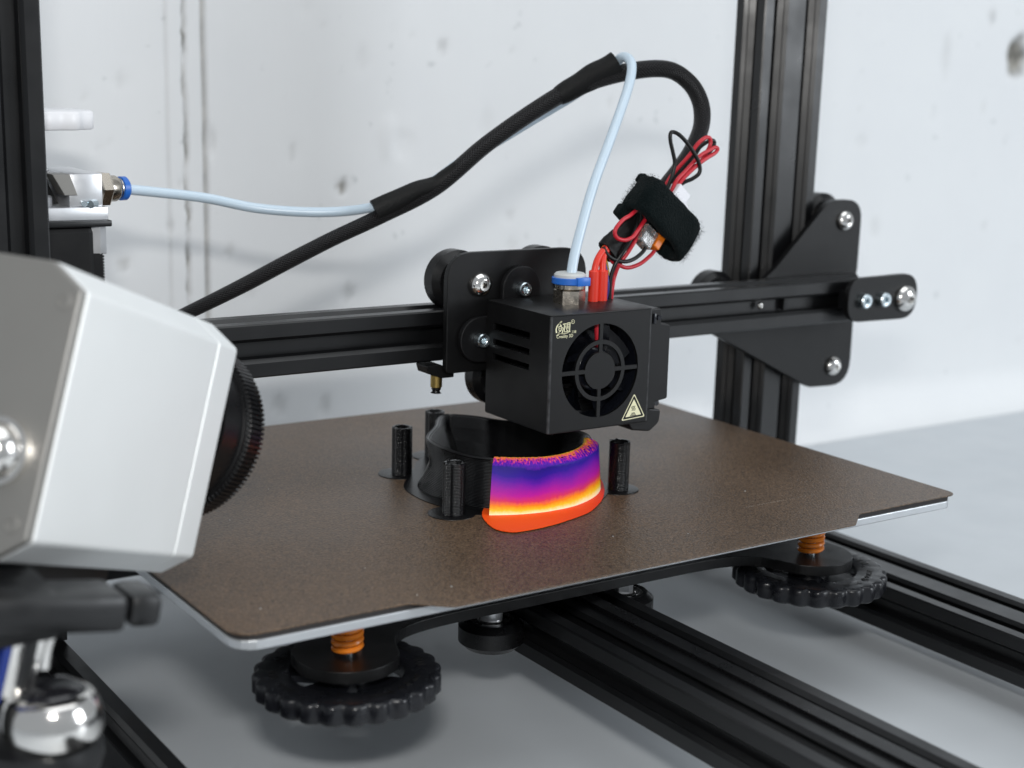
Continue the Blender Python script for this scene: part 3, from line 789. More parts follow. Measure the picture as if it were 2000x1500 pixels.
# hot surface warning triangle
TR = [(191.9, 40.5), (186.0, 30.25), (197.6, 30.9)]
cx = sum(p[0] for p in TR) / 3; cz = sum(p[1] for p in TR) / 3
def shrink(s): return [(cx + (a - cx) * s, cz + (b - cz) * s) for a, b in TR]
bm = NB(); A = rounded(shrink(1.0), .55, 5); B = rounded(shrink(.90), .45, 5)
for h in (Y0 - .06, Y0 - .012):
    a = [bm.verts.new((p[0], h, p[1])) for p in A]; b = [bm.verts.new((p[0], h, p[1])) for p in B]
    for k in range(len(A)): bm.faces.new((a[k], a[(k + 1) % len(A)], b[(k + 1) % len(A)], b[k]))
wt = obj('warning_label', bm, M_logo, ph, smooth=False)
bm = NB(); prism(bm, rounded(shrink(.66), .15, 3), XZ, Y0 - .06, Y0 - .012); obj('warning_field', bm, M_logo, wt, smooth=False)
sym = []
for dx in (-.75, -.1, .55): sym.append(stroke([(cx + dx + .15, cz + 1.75), (cx + dx - .22, cz + 1.15), (cx + dx + .22, cz + .5), (cx + dx - .1, cz - .1)], .26))
for z_, w in ((-1.0, 1.5), (-1.45, 2.1), (-1.95, 2.8)): sym.append([(cx - w * .55 - .1, cz + z_ - .17), (cx + w * .55 - .1, cz + z_ - .12), (cx + w * .5 - .1, cz + z_ + .13), (cx - w * .5 - .1, cz + z_ + .1)])
mark('warning_symbol', sym, M_blackw, wt, Y0 - .11)

# ================================================================== cables
SLEEVE = [(0,196,40),(20,190,47),(43.1,180.0,56.7),(57.4,176.0,63.6),(78.0,171.0,73.6),(95.7,166.0,83.1),(113.5,161.0,92.3),(131.7,156.0,100.9),(154.3,150.0,112.8),(174.1,143.0,130.3),(194.8,137.0,145.0),(211.5,132.0,154.5),(230.5,126.0,160.5),(247.4,120.0,162.3),(256.0,115.0,157.4),(258.8,110.0,149.2),(256.6,106.0,139.9),(248.8,102.0,130.7),(238.5,98.0,122.7),(228.4,95.0,115.2),(220.7,93.0,106.0),(211.6,91.0,100.3),(203.9,90.0,96.0)]
TUBE = [(38.4,190.8,111.2),(50.9,190.5,109.8),(71.1,188.0,107.2),(89.9,182.0,103.3),(108.2,173.0,102.0),(122.5,165.0,102.8),(131.7,157.0,105.3),(141.7,153.0,108.9),(154.3,150.0,115.7),(167.2,151.0,123.0),(183.2,152.0,130.0),(200.6,148.0,140.2),(214.6,142.0,149.4),(222.6,136.0,156.4),(226.8,129.0,163.1),(227.0,124.0,166.4),(226.6,119.0,166.0),(225.5,115.0,162.4),(220.7,111.0,153.7),(207.4,103.0,135.8),(194.2,96.0,117.4),(185.5,91.0,102.2),(180.1,88.0,90.8),(177.9,86.5,83.2),(177.6,86.0,76.3)]
sl = spline(SLEEVE, 10)
har = thing('cable_harness', 'black braided cable harness arching up and over to the print head', 'cable', (0, 196, 36))
def srad(s): return 2.45 + 1.15 * min(1, s / .6) + .1 * math.sin(s * 31) if s < .8 else 3.6 - 1.3 * (s - .8) / .2
bm = NB(); tube(bm, sl, srad, 20); obj('braided_sleeve', bm, M_sleeve, har, angle=60)
def wrap(name, i0, i1, r, par=har, mat=M_tape, flat=None, n=18):
    seg = sl[i0:i1]; m = len(seg); pts = []
    for i, p in enumerate(seg): pts.append(p.copy())
    bm = NB(); tube(bm, pts, r, n, flat); return obj(name, bm, mat, par, angle=60)
# tape where the filament tube joins the harness, a flattened sleeve round both
seg = [Vector(p) for p in ((130.2,156.2,102.8), (139,153.6,107.2), (147,151.6,111.4), (154.3, 150, 113.6), (160, 148.2, 117.6), (164, 146.6, 121.2))]
bm = NB(); tube(bm, spline(seg, 5), 5, 20, lambda s: (5.3 - 2.1 * s + .2 * math.sin(s * 9), 3.5 - .1 * s, (-.45, 0, .9))); obj('tape_wrap', bm, M_tape, har, angle=60)
seg = [Vector(p) for p in ((203.5, 134.8, 150.2), (210.5, 132.4, 154.4), (217.2, 130.2, 158.4), (222.6, 128.0, 161.6), (226.4, 126.4, 164.2))]
bm = NB(); tube(bm, spline(seg, 5), 5, 20, lambda s: (3.9 + 1.4 * math.sin(s * 2.2) + .2 * math.sin(s * 13), 4.0, (-.45, 0, .9))); obj('tape_wrap', bm, M_tape, har, angle=60)
# torn black tape at the lower end
bm = NB(); tube(bm, spline([(214.5,91.4,102.2), (208,90,99.0), (201,89,95.0), (196.2,88.4,91.6)], 5), 5, 14, lambda s: (5.6 - .4 * s, 3.4, (-.6, 0, .8)))
for v in bm.verts: v.co += Vector((noise.noise(v.co * .35), noise.noise(v.co * .35 + Vector((9, 0, 0))), noise.noise(v.co * .35 + Vector((0, 9, 0))))) * .9
obj('tape_end', bm, M_tape, har, angle=60)
WIRES = [('black_wire', M_blackw, [(226.8,90.0,116.1),(229.0,90.0,121.5),(229.7,90.0,125.8),(228.4,90.0,130.2),(227.0,90.0,134.1),(226.7,90.0,136.9),(227.9,90.0,137.9),(230.5,89.0,136.8),(234.0,88.0,133.6),(237.5,87.0,129.2),(240.1,87.0,125.2),(240.3,87.0,121.8),(237.5,88.0,119.4),(233.2,89.0,117.5),(226.9,90.0,112)]),
 ('red_wire', M_redw, [(225.7,93.0,112),(229.2,93.0,118.3),(232.8,93.0,122.2),(238.8,92.0,128.5),(242.4,91.0,133.4),(246.1,91.0,135.6),(248.5,91.0,135.3),(248.8,91.0,132.9),(246.6,91.0,128.9),(243.0,91.0,125.0),(237.4,91.0,121.1),(229.4,92.0,113)]),
 ('red_wire', M_redw, [(225.7,88.0,112),(229.2,88.0,118.5),(234.1,88.5,122.4),(241.5,89.0,128.2),(246.5,89.0,130.6),(249.7,89.0,131.8),(251.2,89.0,131.2),(249.9,89.0,129.6),(245.4,88.5,127.7),(239.1,88.0,124.3),(231.8,88.0,118.5),(227.0,88.0,112)]),
 ('black_wire', M_blackw, [(228.5,95.0,112),(233.4,95.0,119.1),(238.3,95.0,123.0),(245.6,94.0,131.3),(250.6,93.0,134.4),(252.8,93.0,133.5),(251.5,93.0,130.8),(247.2,93.5,126.3),(238.5,94.0,120.5),(231.1,95.0,113)]),
 ('red_wire', M_redw, [(209.8,87.0,108.4),(203.5,84.0,106.2),(199.3,83.0,104.7),(195.8,82.5,101.9),(195.1,82.5,99.6),(196.7,82.5,97.6),(200.3,82.5,96.8),(203.9,82.5,97.8),(206.3,83.0,99.7),(211.8,85.0,104)]),
 ('black_wire', M_blackw, [(213.8,85.0,99),(213.4,85.0,94.6),(211.7,85.0,91.7),(207.5,85.0,89.0),(202.7,85.0,88.0),(197.7,85.5,89.0),(194.6,86.0,91.0),(193.2,87.0,94)]),
 ('red_wire', M_redw, [(219.4,87.0,96),(219.0,87.0,91.5),(215.4,87.0,88.4),(211.2,87.0,86.2),(205.6,87.0,85.2),(201.2,87.0,86.6),(198.1,87.5,88.2),(196.0,88.0,93)]),
 ('black_wire', M_blackw, [(211,88.0,106),(208.8,86.0,101.9),(204.8,84.6,96.7),(201.4,84.6,92.1),(198.6,85.4,87.8),(197.0,86.0,83.1),(196.5,86.0,78.3),(196.6,86.0,73.3)]),
 ('red_wire', M_redw, [(215,90.0,106),(212.9,88.0,101.6),(208.8,86,96.9),(204.8,85.8,91.7),(201.4,87.0,86.5),(200.1,88.0,81.7),(198.6,87.0,77.8),(198.2,87.0,73.3)]),
 ('blue_wire', M_bluew, [(196.2,88.0,95),(193.5,87.0,90.4),(194.7,86.5,84.3),(195.4,86.0,78.3),(195.2,86.6,73.3)]),
 ('yellow_wire', M_yellw, [(196.5,89.0,95),(193.7,88.0,92.2),(195.8,88.2,87.2),(197.1,88.0,80.1),(196.9,88.4,73.3)]),
 ('red_lead', M_redr, [(197.8,88.0,95.5),(192.7,87.0,92.0),(189.6,86.0,88.6),(188.1,85.5,84.2)]),
 ('red_lead', M_redr, [(198.3,88.0,95.1),(194.0,87.0,91.3),(192.7,86.2,88.1),(192.2,85.5,84.2)])]
for nme, mt, pts in WIRES:
    bm = NB(); tube(bm, spline(pts, 8), 1.35 if nme == 'red_lead' else .82, 10); obj(nme, bm, mt, har, angle=60)
def obox(bm, c, ax, ay, az, sx, sy, sz, bev=.4):
    b2 = NB(); box(b2, -sx / 2, sx / 2, -sy / 2, sy / 2, -sz / 2, sz / 2, bev); c = Vector(c)
    xform(b2, lambda x, y, z: c + ax * x + ay * y + az * z); join(bm, b2)
cd = Vector((-.66, -.10, -.74)).normalized()             # direction of the cable through the strap
cw = Vector((.80, 0, -.60)); cw = (cw - cd * cw.dot(cd)).normalized(); cn = cd.cross(cw)
bm = NB(); obox(bm, (230.6, 88.5, 112.8), cw, cn, cd, 7.6, 6, 6.4); obox(bm, (230.6, 88.5, 110.6), cw, cn, cd, 8.6, 6.8, 1.4, .3); obj('white_connector', bm, M_milky, har, smooth=False)
bm = NB(); obox(bm, (213.6, 86.6, 97.2), cw, cn, cd, 7.4, 5.4, 8.0, .8); obj('clear_splice_connector', bm, M_clear, har, smooth=False)
bm = NB(); obox(bm, (218.6, 86.2, 95.2), cw, cn, cd, 3.4, 5.8, 6.6, .5); obj('amber_lever', bm, M_amber, har, smooth=False)

# hook-and-loop strap wound round the harness
strap = thing('cable_strap', 'fuzzy dark hook-and-loop strap wound round the wires above the print head', 'cable strap', tuple(Vector((222.2, 91, 104.2)) - Vector((0, 0, 16))))
bm = NB(); c0 = Vector((222.6, 88, 104.0)); N_ = 96; rings = []
def stad(k, grow):
    t = 2 * PI * k / N_; a, b, n_ = 17.2 + grow, 8.0 + grow, 3.4
    ct, st = math.cos(t), math.sin(t)
    return (a * math.copysign(abs(ct) ** (2 / n_), ct), b * math.copysign(abs(st) ** (2 / n_), st))
prof = [(-8.0, -1.2), (-7.6, -.2), (-6, .15), (-3, .3), (0, .35), (3, .3), (6, .15), (7.6, -.2), (8.0, -1.2), (8.0, -2.6), (-8.0, -2.6)]
for h, g in prof:
    ring = []
    for k in range(N_):
        u, v = stad(k, g); p = c0 + cw * u + cn * v + cd * h
        p += (Vector((noise.noise(p * .12), noise.noise(p * .12 + Vector((5, 5, 0))), noise.noise(p * .12 + Vector((0, 5, 5))))) * 1.0 + Vector((noise.noise(p * .7), noise.noise(p * .7 + Vector((3, 0, 0))), noise.noise(p * .7 + Vector((0, 3, 0))))) * .3)
        ring.append(bm.verts.new(p))
    rings.append(ring)
rings.append(rings[0])
for a, b in zip(rings, rings[1:]):
    for k in range(N_): bm.faces.new((a[k], a[(k + 1) % N_], b[(k + 1) % N_], b[k]))
bb = obj('strap_band', bm, M_velcro, strap, angle=70)
for j, (dd, ss) in enumerate((((-13.5, -5.5, -8.2), (2.6, 2.2, 2.0)), ((-13, -4.6, 8.8), (4.2, 2.4, 2.6)))):
    bm = NB(); b2 = NB(); box(b2, -ss[0], ss[0], -ss[1], ss[1], -ss[2], ss[2], .9)
    xform(b2, lambda x, y, z: c0 + cw * (x + dd[0]) + cn * (y + dd[1]) + cd * (z + dd[2])); join(bm, b2); obj('strap_end', bm, M_velcro, strap, angle=60)
bm = NB(); rf = random.Random(11)
for _ in range(2600):
    k = rf.uniform(0, N_); u, v = stad(k, .3); h = rf.uniform(-8.2, 8.2)
    o_ = Vector((cw * u + cn * v)).normalized(); p = c0 + cw * u + cn * v + cd * h
    d = (o_ + Vector((rf.gauss(0, .7), rf.gauss(0, .7), rf.gauss(0, .7)))).normalized(); ln = rf.uniform(.6, 2.2); s = d.cross(Vector((rf.gauss(0, 1), rf.gauss(0, 1), rf.gauss(0, 1)))).normalized() * .035
    m = p + d * ln * .6 + Vector((rf.gauss(0, .2), rf.gauss(0, .2), rf.gauss(0, .2))); e = m + (d + Vector((rf.gauss(0, .8), rf.gauss(0, .8), rf.gauss(0, .8)))) * ln * .4
    va = [bm.verts.new(q) for q in (p - s, p + s, m + s, m - s, e)]
    bm.faces.new(va[:4]); bm.faces.new((va[3], va[2], va[4]))
fz = obj('fuzz', bm, M_fuzz, strap, smooth=False, normals=False); fz['kind'] = 'stuff'

# filament tube
bm = NB(); tube(bm, spline(TUBE, 10), 2.0, 16)
ft = obj('filament_tube', bm, M_ptfe, None, angle=60)
tag(ft, 'pale blue-white plastic filament tube running from extruder up to print head', 'tube')

# ================================================================== extruder at the left upright
ex = thing('extruder', 'silver filament extruder on a black motor behind the left upright', 'extruder', (10, 200, 60))
bm = NB(); box(bm, -18, 23.4, 180, 222, 58, 98.2, 2.2); mo = obj('motor', bm, M_plastic, ex, smooth=False)
bm = NB()
for i in range(26): box(bm, 23.0, 27.0, 181, 188, 58.4 + i * 1.12, 59.1 + i * 1.12)
box(bm, 22.8, 26.3, 180.6, 188.4, 58, 88)
obj('motor_fin_stack', bm, M_plastic, mo, smooth=False)
bm = NB(); lathe(bm, (25.6, 183.6, 87.6), (0, 0, 1), [(3.0, 0), (3.2, .3), (3.2, 10.6)], 6); obj('hex_standoff', bm, M_alublock, ex, smooth=False)
bm = NB(); box(bm, -24, 29.8, 178.6, 224, 98.2, 100.6, .5); obj('mounting_plate', bm, M_anod, ex)
bm = NB(); box(bm, -18, 28.9, 180, 222, 100.6, 105.6, .5); obj('base_block', bm, M_alublock, ex)
bm = NB(); box(bm, 14.6, 27.4, 181, 219, 105.6, 118.0, .7)
box(bm, -18, 15, 206, 219, 105.6, 118.0, .7)
ab = obj('lever_arm', bm, M_alublock, ex)
bm = NB(); prism(bm, [(8.4, 117.8), (14.9, 117.8), (17.6, 110.0), (12.8, 110.0)], XZ, 180.3, 190, .2); obj('arm_wedge', bm, M_camrear, ab, smooth=False)
bm = NB(); prism(bm, [(-18, 117.2), (9, 117.8), (14.8, 105.8), (-18, 105.8)], XZ, 195, 205.8); obj('arm_pocket', bm, M_anod, ab, smooth=False)
bm = NB(); cyl(bm, (4.6, 187, 105.6), (4.6, 187, 109.6), 5.2, 24, None, .4); obj('idler_bearing', bm, M_alublock, ex)
bm = NB(); lathe(bm, (4.6, 187, 109.6), (0, 0, 1), [(2.4, 0), (3.4, .4), (3.4, 2.0), (2.2, 2.6), (3.0, 3.0), (3.0, 4.4), (1.2, 4.8)], 24); obj('idler_screw', bm, M_nickel, ex)
bm = NB(); cyl(bm, (22.0, 179.6, 106.6), (24.6, 181.6, 106.8), 1.5, 16); cyl(bm, (20.0, 180.2, 106.8), (20.0, 182, 106.8), 1.2, 16); obj('arm_screw', bm, M_zinc, ab)
bm = NB(); lathe(bm, (26.8, 188.5, 111.6), (1, .2, 0), [(6.6, 0), (7.0, .5), (7.0, 4.2), (6.6, 4.7)], 6); obj('fitting_nut', bm, M_nickel, ex, smooth=False)
bm = NB(); lathe(bm, (31.4, 189.4, 111.5), (1, .2, 0), [(5.0, 0), (5.0, 3.6), (4.3, 4.8), (4.0, 5.2), (4.0, 6.6)], 32); obj('fitting_body', bm, M_nickel, ex)
bm = NB(); lathe(bm, (37.0, 190.5, 111.4), (1, .2, 0), [(3.8, 0), (4.6, .3), (4.6, 2.4), (3.9, 3.1), (2.1, 3.1)], 32); obj('release_collet', bm, M_blue, ex)
bm = NB(); cyl(bm, (6, 200, 105.6), (6, 200, 134), 2.5, 16); obj('motor_shaft', bm, M_chrome, ex)
bm = NB(); lathe(bm, (6, 200, 133.8), (0, 0, 1), [(22.6, 0), (23.4, .5), (23.4, 6.2), (22.6, 6.9)], 120, lambda t, i: 1 + .035 * math.cos(12 * t)); obj('hand_wheel', bm, M_white, ex, angle=60)
bm = NB(); box(bm, -34, -12, 168.2, 196, 62, 96, 1); obj('bracket', bm, M_powder, ex)

# ================================================================== printed part with false-colour thermal section
def smooth_outline(pts, per): return [(v.x, v.y) for v in spline([(a, b, 0) for a, b in pts], per, True)]
RIM = [(170.5, 122.5), (166.0, 132.0), (159, 140.0), (155.3, 141.4), (151.6, 139.6), (147.3, 134.6), (141.6, 126.4), (132.6, 116.4), (127.4, 109.0), (125.6, 101), (125.0, 92.0), (126.6, 81.2), (130.2, 73.2), (136.6, 67.4), (144, 63.2), (152.5, 60.6), (162.4, 61.6), (171.5, 65.6), (179.5, 71.6), (185.6, 79.4), (188.6, 88), (187.2, 100), (181, 112)]
PER = 8
rim = smooth_outline(RIM, PER); NR = len(rim)
def nrm2(L, i):
    n = len(L); a = Vector((*L[i - 1], 0)); b = Vector((*L[(i + 1) % n], 0)); d = (b - a).normalized(); return Vector((d.y, -d.x, 0))
area2 = sum(rim[i][0] * rim[(i + 1) % NR][1] - rim[(i + 1) % NR][0] * rim[i][1] for i in range(NR))
SGN = 1 if area2 > 0 else -1
def off(i, d): v = nrm2(rim, i) * SGN * d; return (rim[i][0] + v.x, rim[i][1] + v.y)
def leftness(i):
    x, y = rim[i]; return max(0., min(1., (y - 80) / 25)) * max(0., min(1., (168 - x) / 18))
HT = 19.6
part = thing('printed_part', 'black 3D printed bowl-like part whose front wall glows in thermal false colours', 'printed part', (155, 95, 0))
bm = NB(); rings = []
for h in [0.3, 1.2, 2.4, 4, 6, 8, 10, 12, 14, 16, 17.4, 18.4, 19.2, HT]:
    t = h / HT; ring = []
    for i in range(NR):
        w = leftness(i); o_ = w * (3.4 * (1 - t) ** 1.3 - 2.6 * math.sin(PI * min(1, t * 1.02)) ** 1.4) - (1 - w) * .25
        jit = .3 * noise.noise(Vector((i * .12, h * .5, 4))) + .16 * noise.noise(Vector((i * .35, h * 1.7, 0))) + .1 * noise.noise(Vector((i * 1.3, h * 3, 2)))
        a, b = off(i, o_ + jit); ring.append(bm.verts.new((a, b, h)))
    rings.append(ring)
inner = []
for h, g in ((HT, -1.9), (HT - .5, -2.2), (15, -3.6), (10, -5.8), (5, -7.2), (2.4, -9)):
    ring = []
    for i in range(NR):
        w = leftness(i); a, b = off(i, g * (1 + .25 * w) if h < HT - .6 else g); ring.append(bm.verts.new((a, b, h)))
    inner.append(ring)
allr = rings + inner
for a, b in zip(allr, allr[1:]):
    for k in range(NR): bm.faces.new((a[k], a[(k + 1) % NR], b[(k + 1) % NR], b[k]))
bm.faces.new(allr[-1])
wallo = obj('wall', bm, M_print, part, angle=50)
bm = NB(); ob = [off(i, 7.0 + 1.5 * leftness(i)) for i in range(NR)]
prism(bm, ob, XY, .02, .34); obj('brim', bm, M_print_in, part, smooth=False)
# the section seen by the thermal camera: a proud band of the front wall
i0 = min(range(NR), key=lambda i: (rim[i][0] - 133.2) ** 2 + (rim[i][1] - 70) ** 2)
i1 = min(range(NR), key=lambda i: (rim[i][0] - 185.2) ** 2 + (rim[i][1] - 79.5) ** 2)
idx = list(range(i0, i1 + 1)) if i0 < i1 else list(range(i0, i1 - 1, -1))
idx = idx if len(idx) < NR * .6 else list(range(i0, i1 - 1, -1))
hot = set(idx)
bm = NB()        # the second, thin perimeter line on the rim
for gg in (-.25, -1.45):
    lo = [bm.verts.new((*off(i, gg + .3), HT - .02)) for i in range(NR)]; up = [bm.verts.new((*off(i, gg), HT + .32)) for i in range(NR)]; inn = [bm.verts.new((*off(i, gg - .3), HT - .02)) for i in range(NR)]
    for k in range(NR):
        if k in hot or (k + 1) % NR in hot: continue
        for a, b in ((lo, up), (up, inn)): bm.faces.new((a[k], a[(k + 1) % NR], b[(k + 1) % NR], b[k]))
obj('rim_bead', bm, M_print_in, part, angle=70)
bm = NB(); heat = bm.verts.layers.float.new('warmth_level'); cols = []
SUB = 4; path = []
for a, b in zip(idx, idx[1:]):
    for k in range(SUB):
        t = k / SUB; pa, pb = rim[a], rim[b]; na, nb = nrm2(rim, a) * SGN, nrm2(rim, b) * SGN
        path.append((pa[0] * (1 - t) + pb[0] * t, pa[1] * (1 - t) + pb[1] * t, (na * (1 - t) + nb * t)))
m_ = len(path)
hs = [0.34 + i * (17.6 - .34) / 40 for i in range(41)]
sect = [(h, 2.6, None) for h in hs] + [(18.0, 2.4, .83), (18.4, 2.0, .85), (18.8, 1.4, .865), (19.2, .6, .875), (19.6, -.3, .89), (19.9, -1.1, .905), (20.1, -1.8, .935), (20.1, -2.4, .975), (20.0, -2.9, 1.0), (19.6, -3.3, 1.0), (17.5, -3.4, 1.0)]
grid = []
for j, (x, y, nv) in enumerate(path):
    s = j / (m_ - 1); col = []
    edge = .35 * noise.noise(Vector((j * .31, 4, 1)))
    for (h, o_, ht) in sect:
        if ht is None: o_ += (1 - h / 17.6) * (.6 + 5.2 * max(0, 1 - s / .4) + 1.0 * max(0, (s - .6) / .4))
        up = max(0, h - 17) / 3
        jit = up * (.5 * noise.noise(Vector((j * .22, h * .6, 3))) + .35 * noise.noise(Vector((j * .8, h * 1.5, 8))))
        pt = bm.verts.new((x + nv.x * (o_ + jit), y + nv.y * (o_ + jit), h + up * (jit * .7 + .3 * edge)))
        if ht is None:
            t = h / 17.6; foot = .03 * math.sin(s * 5 + .6) - .03 * s
            v = max(0, t * (.80 + .05 * math.sin(s * 7)) + foot * min(1, t * 4) - .015)
            v += -.06 * math.exp(-(s / .12) ** 2) * t + .05 * noise.noise(Vector((s * 9, t * 3, 5))) * min(1, t * 3)
            v = min(v, .84 - .12 * max(0, 1 - s / .25) * (1 - abs(t - .6)))
        else:
            v = min(1, max(.82, ht + .04 * max(0, (s - .5) * 2) + .06 * noise.noise(Vector((j * .9, h * 3.5, o_ * 2.5))) - (.05 if s > .6 and math.sin(j * 1.1 + o_ * 2.4) > .1 else 0)))
        pt[heat] = v; col.append(pt)
    grid.append(col)
for a, b in zip(grid, grid[1:]):
    for k in range(len(a) - 1): bm.faces.new((a[k], b[k], b[k + 1], a[k + 1]))
bm.faces.new(grid[0]); bm.faces.new(grid[-1][::-1])
th = obj('thermal_section', bm, M_therm, part, angle=60); th['label'] = 'wall section in purple, orange and yellow false colours'
rb = [(136.1, 76.9), (130.3, 71.6), (125.5, 65), (122.4, 57.5), (120.8, 49.9), (122.2, 45), (126, 42.4), (136.6, 42.4), (148.2, 44.6), (162.0, 49.2), (170, 54.5), (177.6, 60.9), (184, 68), (189.2, 75), (194, 83), (196.4, 89.7), (193, 91), (180, 85), (160, 78)]
rbs = smooth_outline(rb, 8); rbs = [(a + .25 * noise.noise(Vector((i * .9, 0, 0))), b + .25 * noise.noise(Vector((i * .9, 5, 0)))) for i, (a, b) in enumerate(rbs)]
bm = NB(); prism(bm, rbs, XY, .36, .62); o = obj('thermal_brim', bm, M_thermbrim, part, smooth=False); o['label'] = 'orange-red false colour brim at the foot of the wall'

# printed posts on brim discs round the part
def post(at, label, turn):
    t = thing('printed_post', label, 'printed post', (at[0], at[1], 0), 'thin printed posts standing round the printed part')
    n = 48; bm = NB()
    def mod(th, i):
        a = (th - turn) % (2 * PI); b = min(a, 2 * PI - a)
        return 1 + .16 * math.exp(-(b / .16) ** 2) - .10 * math.exp(-((b - .42) / .18) ** 2)
    prof = [(4.15, .2)] + [(4.15 + .05 * math.sin(k * 2.3), .5 + k * 18.9 / 24) for k in range(25)] + [(3.9, 19.6), (3.0, 19.6), (2.8, 18.9), (2.8, 12)]
    lathe(bm, (at[0], at[1], 0), (0, 0, 1), prof, n, mod)
    for v in bm.verts:
        if v.co.z > 19: v.co.z += .35 * noise.noise(v.co * .9)
    obj('shaft', bm, M_print, t, angle=55)
    bm = NB(); lathe(bm, (at[0] - .6, at[1] + .3, .02), (0, 0, 1), [(8.9, 0), (8.9, .22), (8.6, .3), (4, .3)], 48); obj('brim', bm, M_print_in, t)
    return t
post((129.3, 131.1), 'black printed post left of the bowl-like part, beside its far left corner', R(-60))
post((118.5, 73.7), 'black printed post in front of the bowl-like part, nearest the viewer', R(-75))
post((193.0, 70.9), 'black printed post right of the thermal coloured wall, under the print head', R(200))
post((155.6, 149.5), 'black printed post half hidden behind the back of the bowl-like part', R(-60))

# ================================================================== thermal camera (its own axes: a along the lens, n away from the viewer, u up)
o0 = Vector((-43.967, -17.135, 103.978))
ca, cnn, cu_ = Vector((.74269, .57912, -.33621)), Vector((-.59569, .80071, .06333)), Vector((.30588, .15324, .93966))
def TC(a, n, u): return o0 + ca * a + cnn * n + cu_ * u
CL = 78.94
tcam = thing('thermal_camera', 'silver boxy thermal camera with knurled black lens ring aimed at the printed part', 'camera', tuple(TC(30, 26, -68.5)))
sec = rounded([(0, 0), (10, 6.2), (42, 6.2), (52, 0), (52, -62), (43, -68.4), (9, -68.4), (0, -62)], 2.0, 8)
bm = NB(); prism(bm, sec, lambda a, b, h: TC(h, a, b), 68.2, CL, .35)
obj('front_bezel', bm, M_camalu, tcam, smooth=False)
bm = NB(); prism(bm, sec, lambda a, b, h: TC(h, a, b), .6, 67.9, .45)
body = obj('housing', bm, M_camalu, tcam, smooth=False)
sec2 = rounded([(.25, -.1), (10, 6.0), (42, 6.0), (51.8, -.1), (51.8, -61.9), (43, -68.2), (9, -68.2), (.25, -61.9)], 1.6, 4)
bm = NB(); prism(bm, sec2, lambda a, b, h: TC(h, a, b), -2.2, .6, .5)
cap_ = obj('rear_cap', bm, M_camrear, tcam, smooth=False)
for (n_, u_) in ((4.4, -3.4), (5.2, -58.6), (47, -3.4), (47, -58.6)):
    bm = NB(); lathe(bm, TC(-2.2, n_, u_), -ca, [(2.3, 0), (2.2, .25), (1.4, .4), (1.2, .05)], 24); obj('screw', bm, M_camrear, cap_)
bm = NB(); lathe(bm, TC(-2.2, 12.2, -42), -ca, [(8.4, 0), (8.4, 2.2), (7.2, 2.6), (7.0, 5), (5.9, 7.4), (3.4, 9), (.6, 9.5)], 40); obj('rear_connector', bm, M_chrome, cap_)
bm = NB(); prism(bm, rounded([(2, -3), (50, -3), (50, -59), (2, -59)], 4), lambda a, b, h: TC(h, a, b), CL, CL + 1.6); obj('front_cap', bm, M_plastic, tcam, smooth=False)
LC = (26, -25.3)
def lens_lathe(name, prof, mat, n=72, mod=None, par=tcam):
    bm = NB(); lathe(bm, TC(CL, *LC), ca, prof, n, mod); return obj(name, bm, mat, par, angle=40)
lens_lathe('lens_barrel', [(26.4, 1.6), (26.4, 12.6), (27.2, 12.8), (27.2, 14.2)], M_rubber)
kn = 118
lr = lens_lathe('focus_ring', [(27.3, 13.8), (28.2, 14.3), (28.2, 23.2), (27.2, 23.8), (21, 23.8)], M_rubber, kn * 6, lambda t, i: 1 + (.010 if math.sin(kn * t) > -.2 else -.020) if i in (1, 2) else 1)
bm = NB(); lathe(bm, TC(CL + 22.4, *LC), ca, [(20.8, 1.2), (20.8, 0), (10, .9), (.5, 1.2)], 48, cap=False); obj('lens_glass', bm, M_glass, tcam)

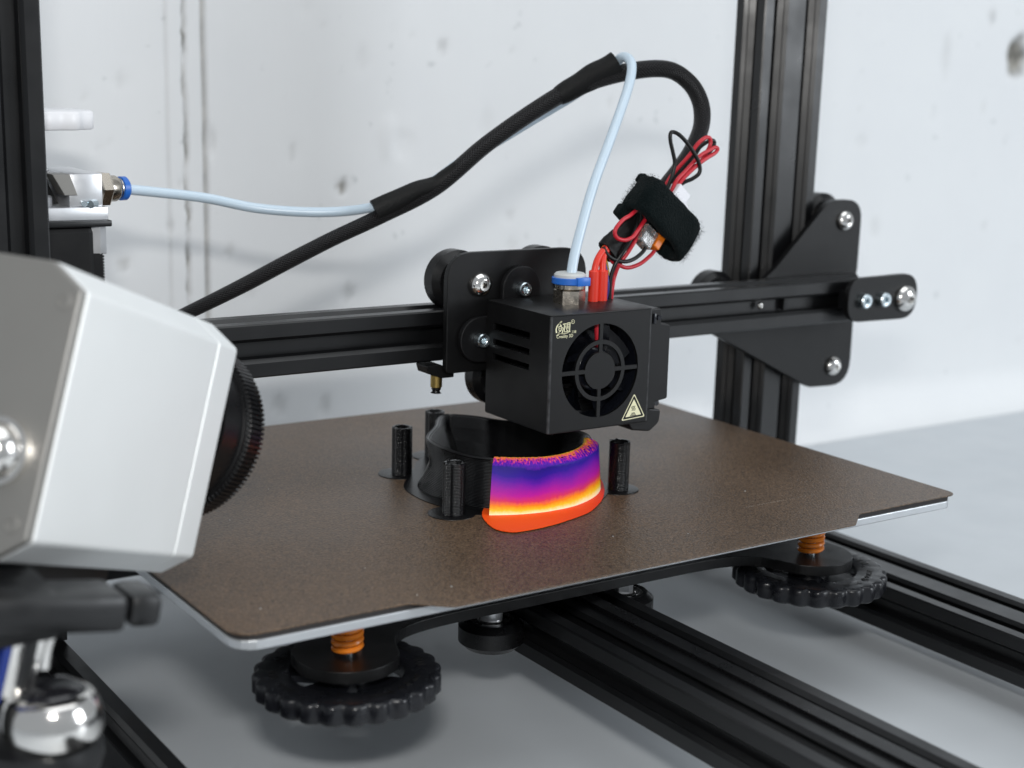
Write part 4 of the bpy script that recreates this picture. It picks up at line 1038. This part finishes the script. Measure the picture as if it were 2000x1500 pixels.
# ================================================================== tripod head carrying the camera
tr = thing('tripod', 'black tripod head with chrome ball and lever clamp under the silver camera', 'tripod', (-66, -24, -83))
bm = NB(); prism(bm, rounded([(8, -68.6), (44, -68.6), (44, -75), (8, -75)], 1.2, 3), lambda a, b, h: TC(h, a + 8, b), 14, 62); obj('quick_release_plate', bm, M_trip, tr, smooth=False)
lv = Vector((.985, .05, -.17)); lu = Vector((.17, 0, .985)); ln = lv.cross(lu)
bm = NB(); obox(bm, Vector((-66, -29, 30.6)), lv, ln, lu, 46, 17, 9.6, 2.2); lev = obj('clamp_lever', bm, M_trip, tr, angle=40)
bm = NB(); obox(bm, Vector((-38.4, -28, 26.3)), lv, ln, lu, 8.6, 15, 8.6, 2.2); obj('lever_end', bm, M_trip, lev, angle=40)
bm = NB(); obox(bm, Vector((-76, -17, 29)), Vector((1, 0, 0)), Vector((0, 1, 0)), Vector((0, 0, 1)), 34, 34, 13, 2); obj('clamp_body', bm, M_trip, tr, angle=40)
sd = Vector((-.22, .1, -.97)).normalized(); sx_ = Vector((.97, .1, -.22)); sx_ = (sx_ - sd * sx_.dot(sd)).normalized(); sn = sd.cross(sx_)
bm = NB(); obox(bm, Vector((-66.4, -27, 19.4)), sx_, sn, sd, 8.2, 6, 24, 1.0); st_ = obj('chrome_stem', bm, M_chrome, tr, angle=40)
bm = NB(); obox(bm, Vector((-72.0, -28.6, 19.6)), sx_, sn, sd, 2.0, 7, 23, .8); obj('blue_stripe', bm, M_tripodblue, st_, angle=40)
bm = NB(); obox(bm, Vector((-66.2, -30.6, 17.6)), sx_, sn, sd, 2.8, 1.4, 15, .4); obj('dark_inlay', bm, M_trip, st_, angle=40)
bm = NB(); tube(bm, spline([(-62.2, -28, 14), (-61, -28, 20), (-58.6, -28, 24.5), (-54, -28, 26.8), (-48, -28, 27.2)], 6), 1.7, 14); tube(bm, spline([(-63, -26, 24), (-60, -26, 27), (-54, -26, 27.6)], 6), 1.6, 12); obj('curved_bracket', bm, M_chrome, st_, angle=60)
bm = NB(); lathe(bm, (-60, -27, -4.5), (0, 0, 1), [(11.4, 0), (12.2, 2.0), (12.2, 5), (11.6, 8), (10.4, 10.4), (9.6, 11.2), (8.4, 11.6), (5, 12.6), (1, 13)], 48); obj('ball_cup', bm, M_chrome, tr)
bm = NB(); lathe(bm, (-60, -27, 6.1), (0, 0, 1), [(8.6, 0), (8.2, 1.2), (6.8, 2.4), (4, 3.4), (.6, 3.8)], 40); obj('ball_cap', bm, M_glass, tr)
bm = NB(); lathe(bm, (-62, -24, -83), (0, 0, 1), [(26, 0), (26, 6), (22, 9), (14, 14), (12, 40), (12, 62), (15, 72), (14.5, 77), (11, 79)], 48); obj('column', bm, M_trip, tr)
bm = NB(); lathe(bm, (-84, -16, -20), (0, 0, 1), [(8, 0), (9, 3), (9, 48), (8, 54)], 32); obj('lock_knob', bm, M_trip, tr)
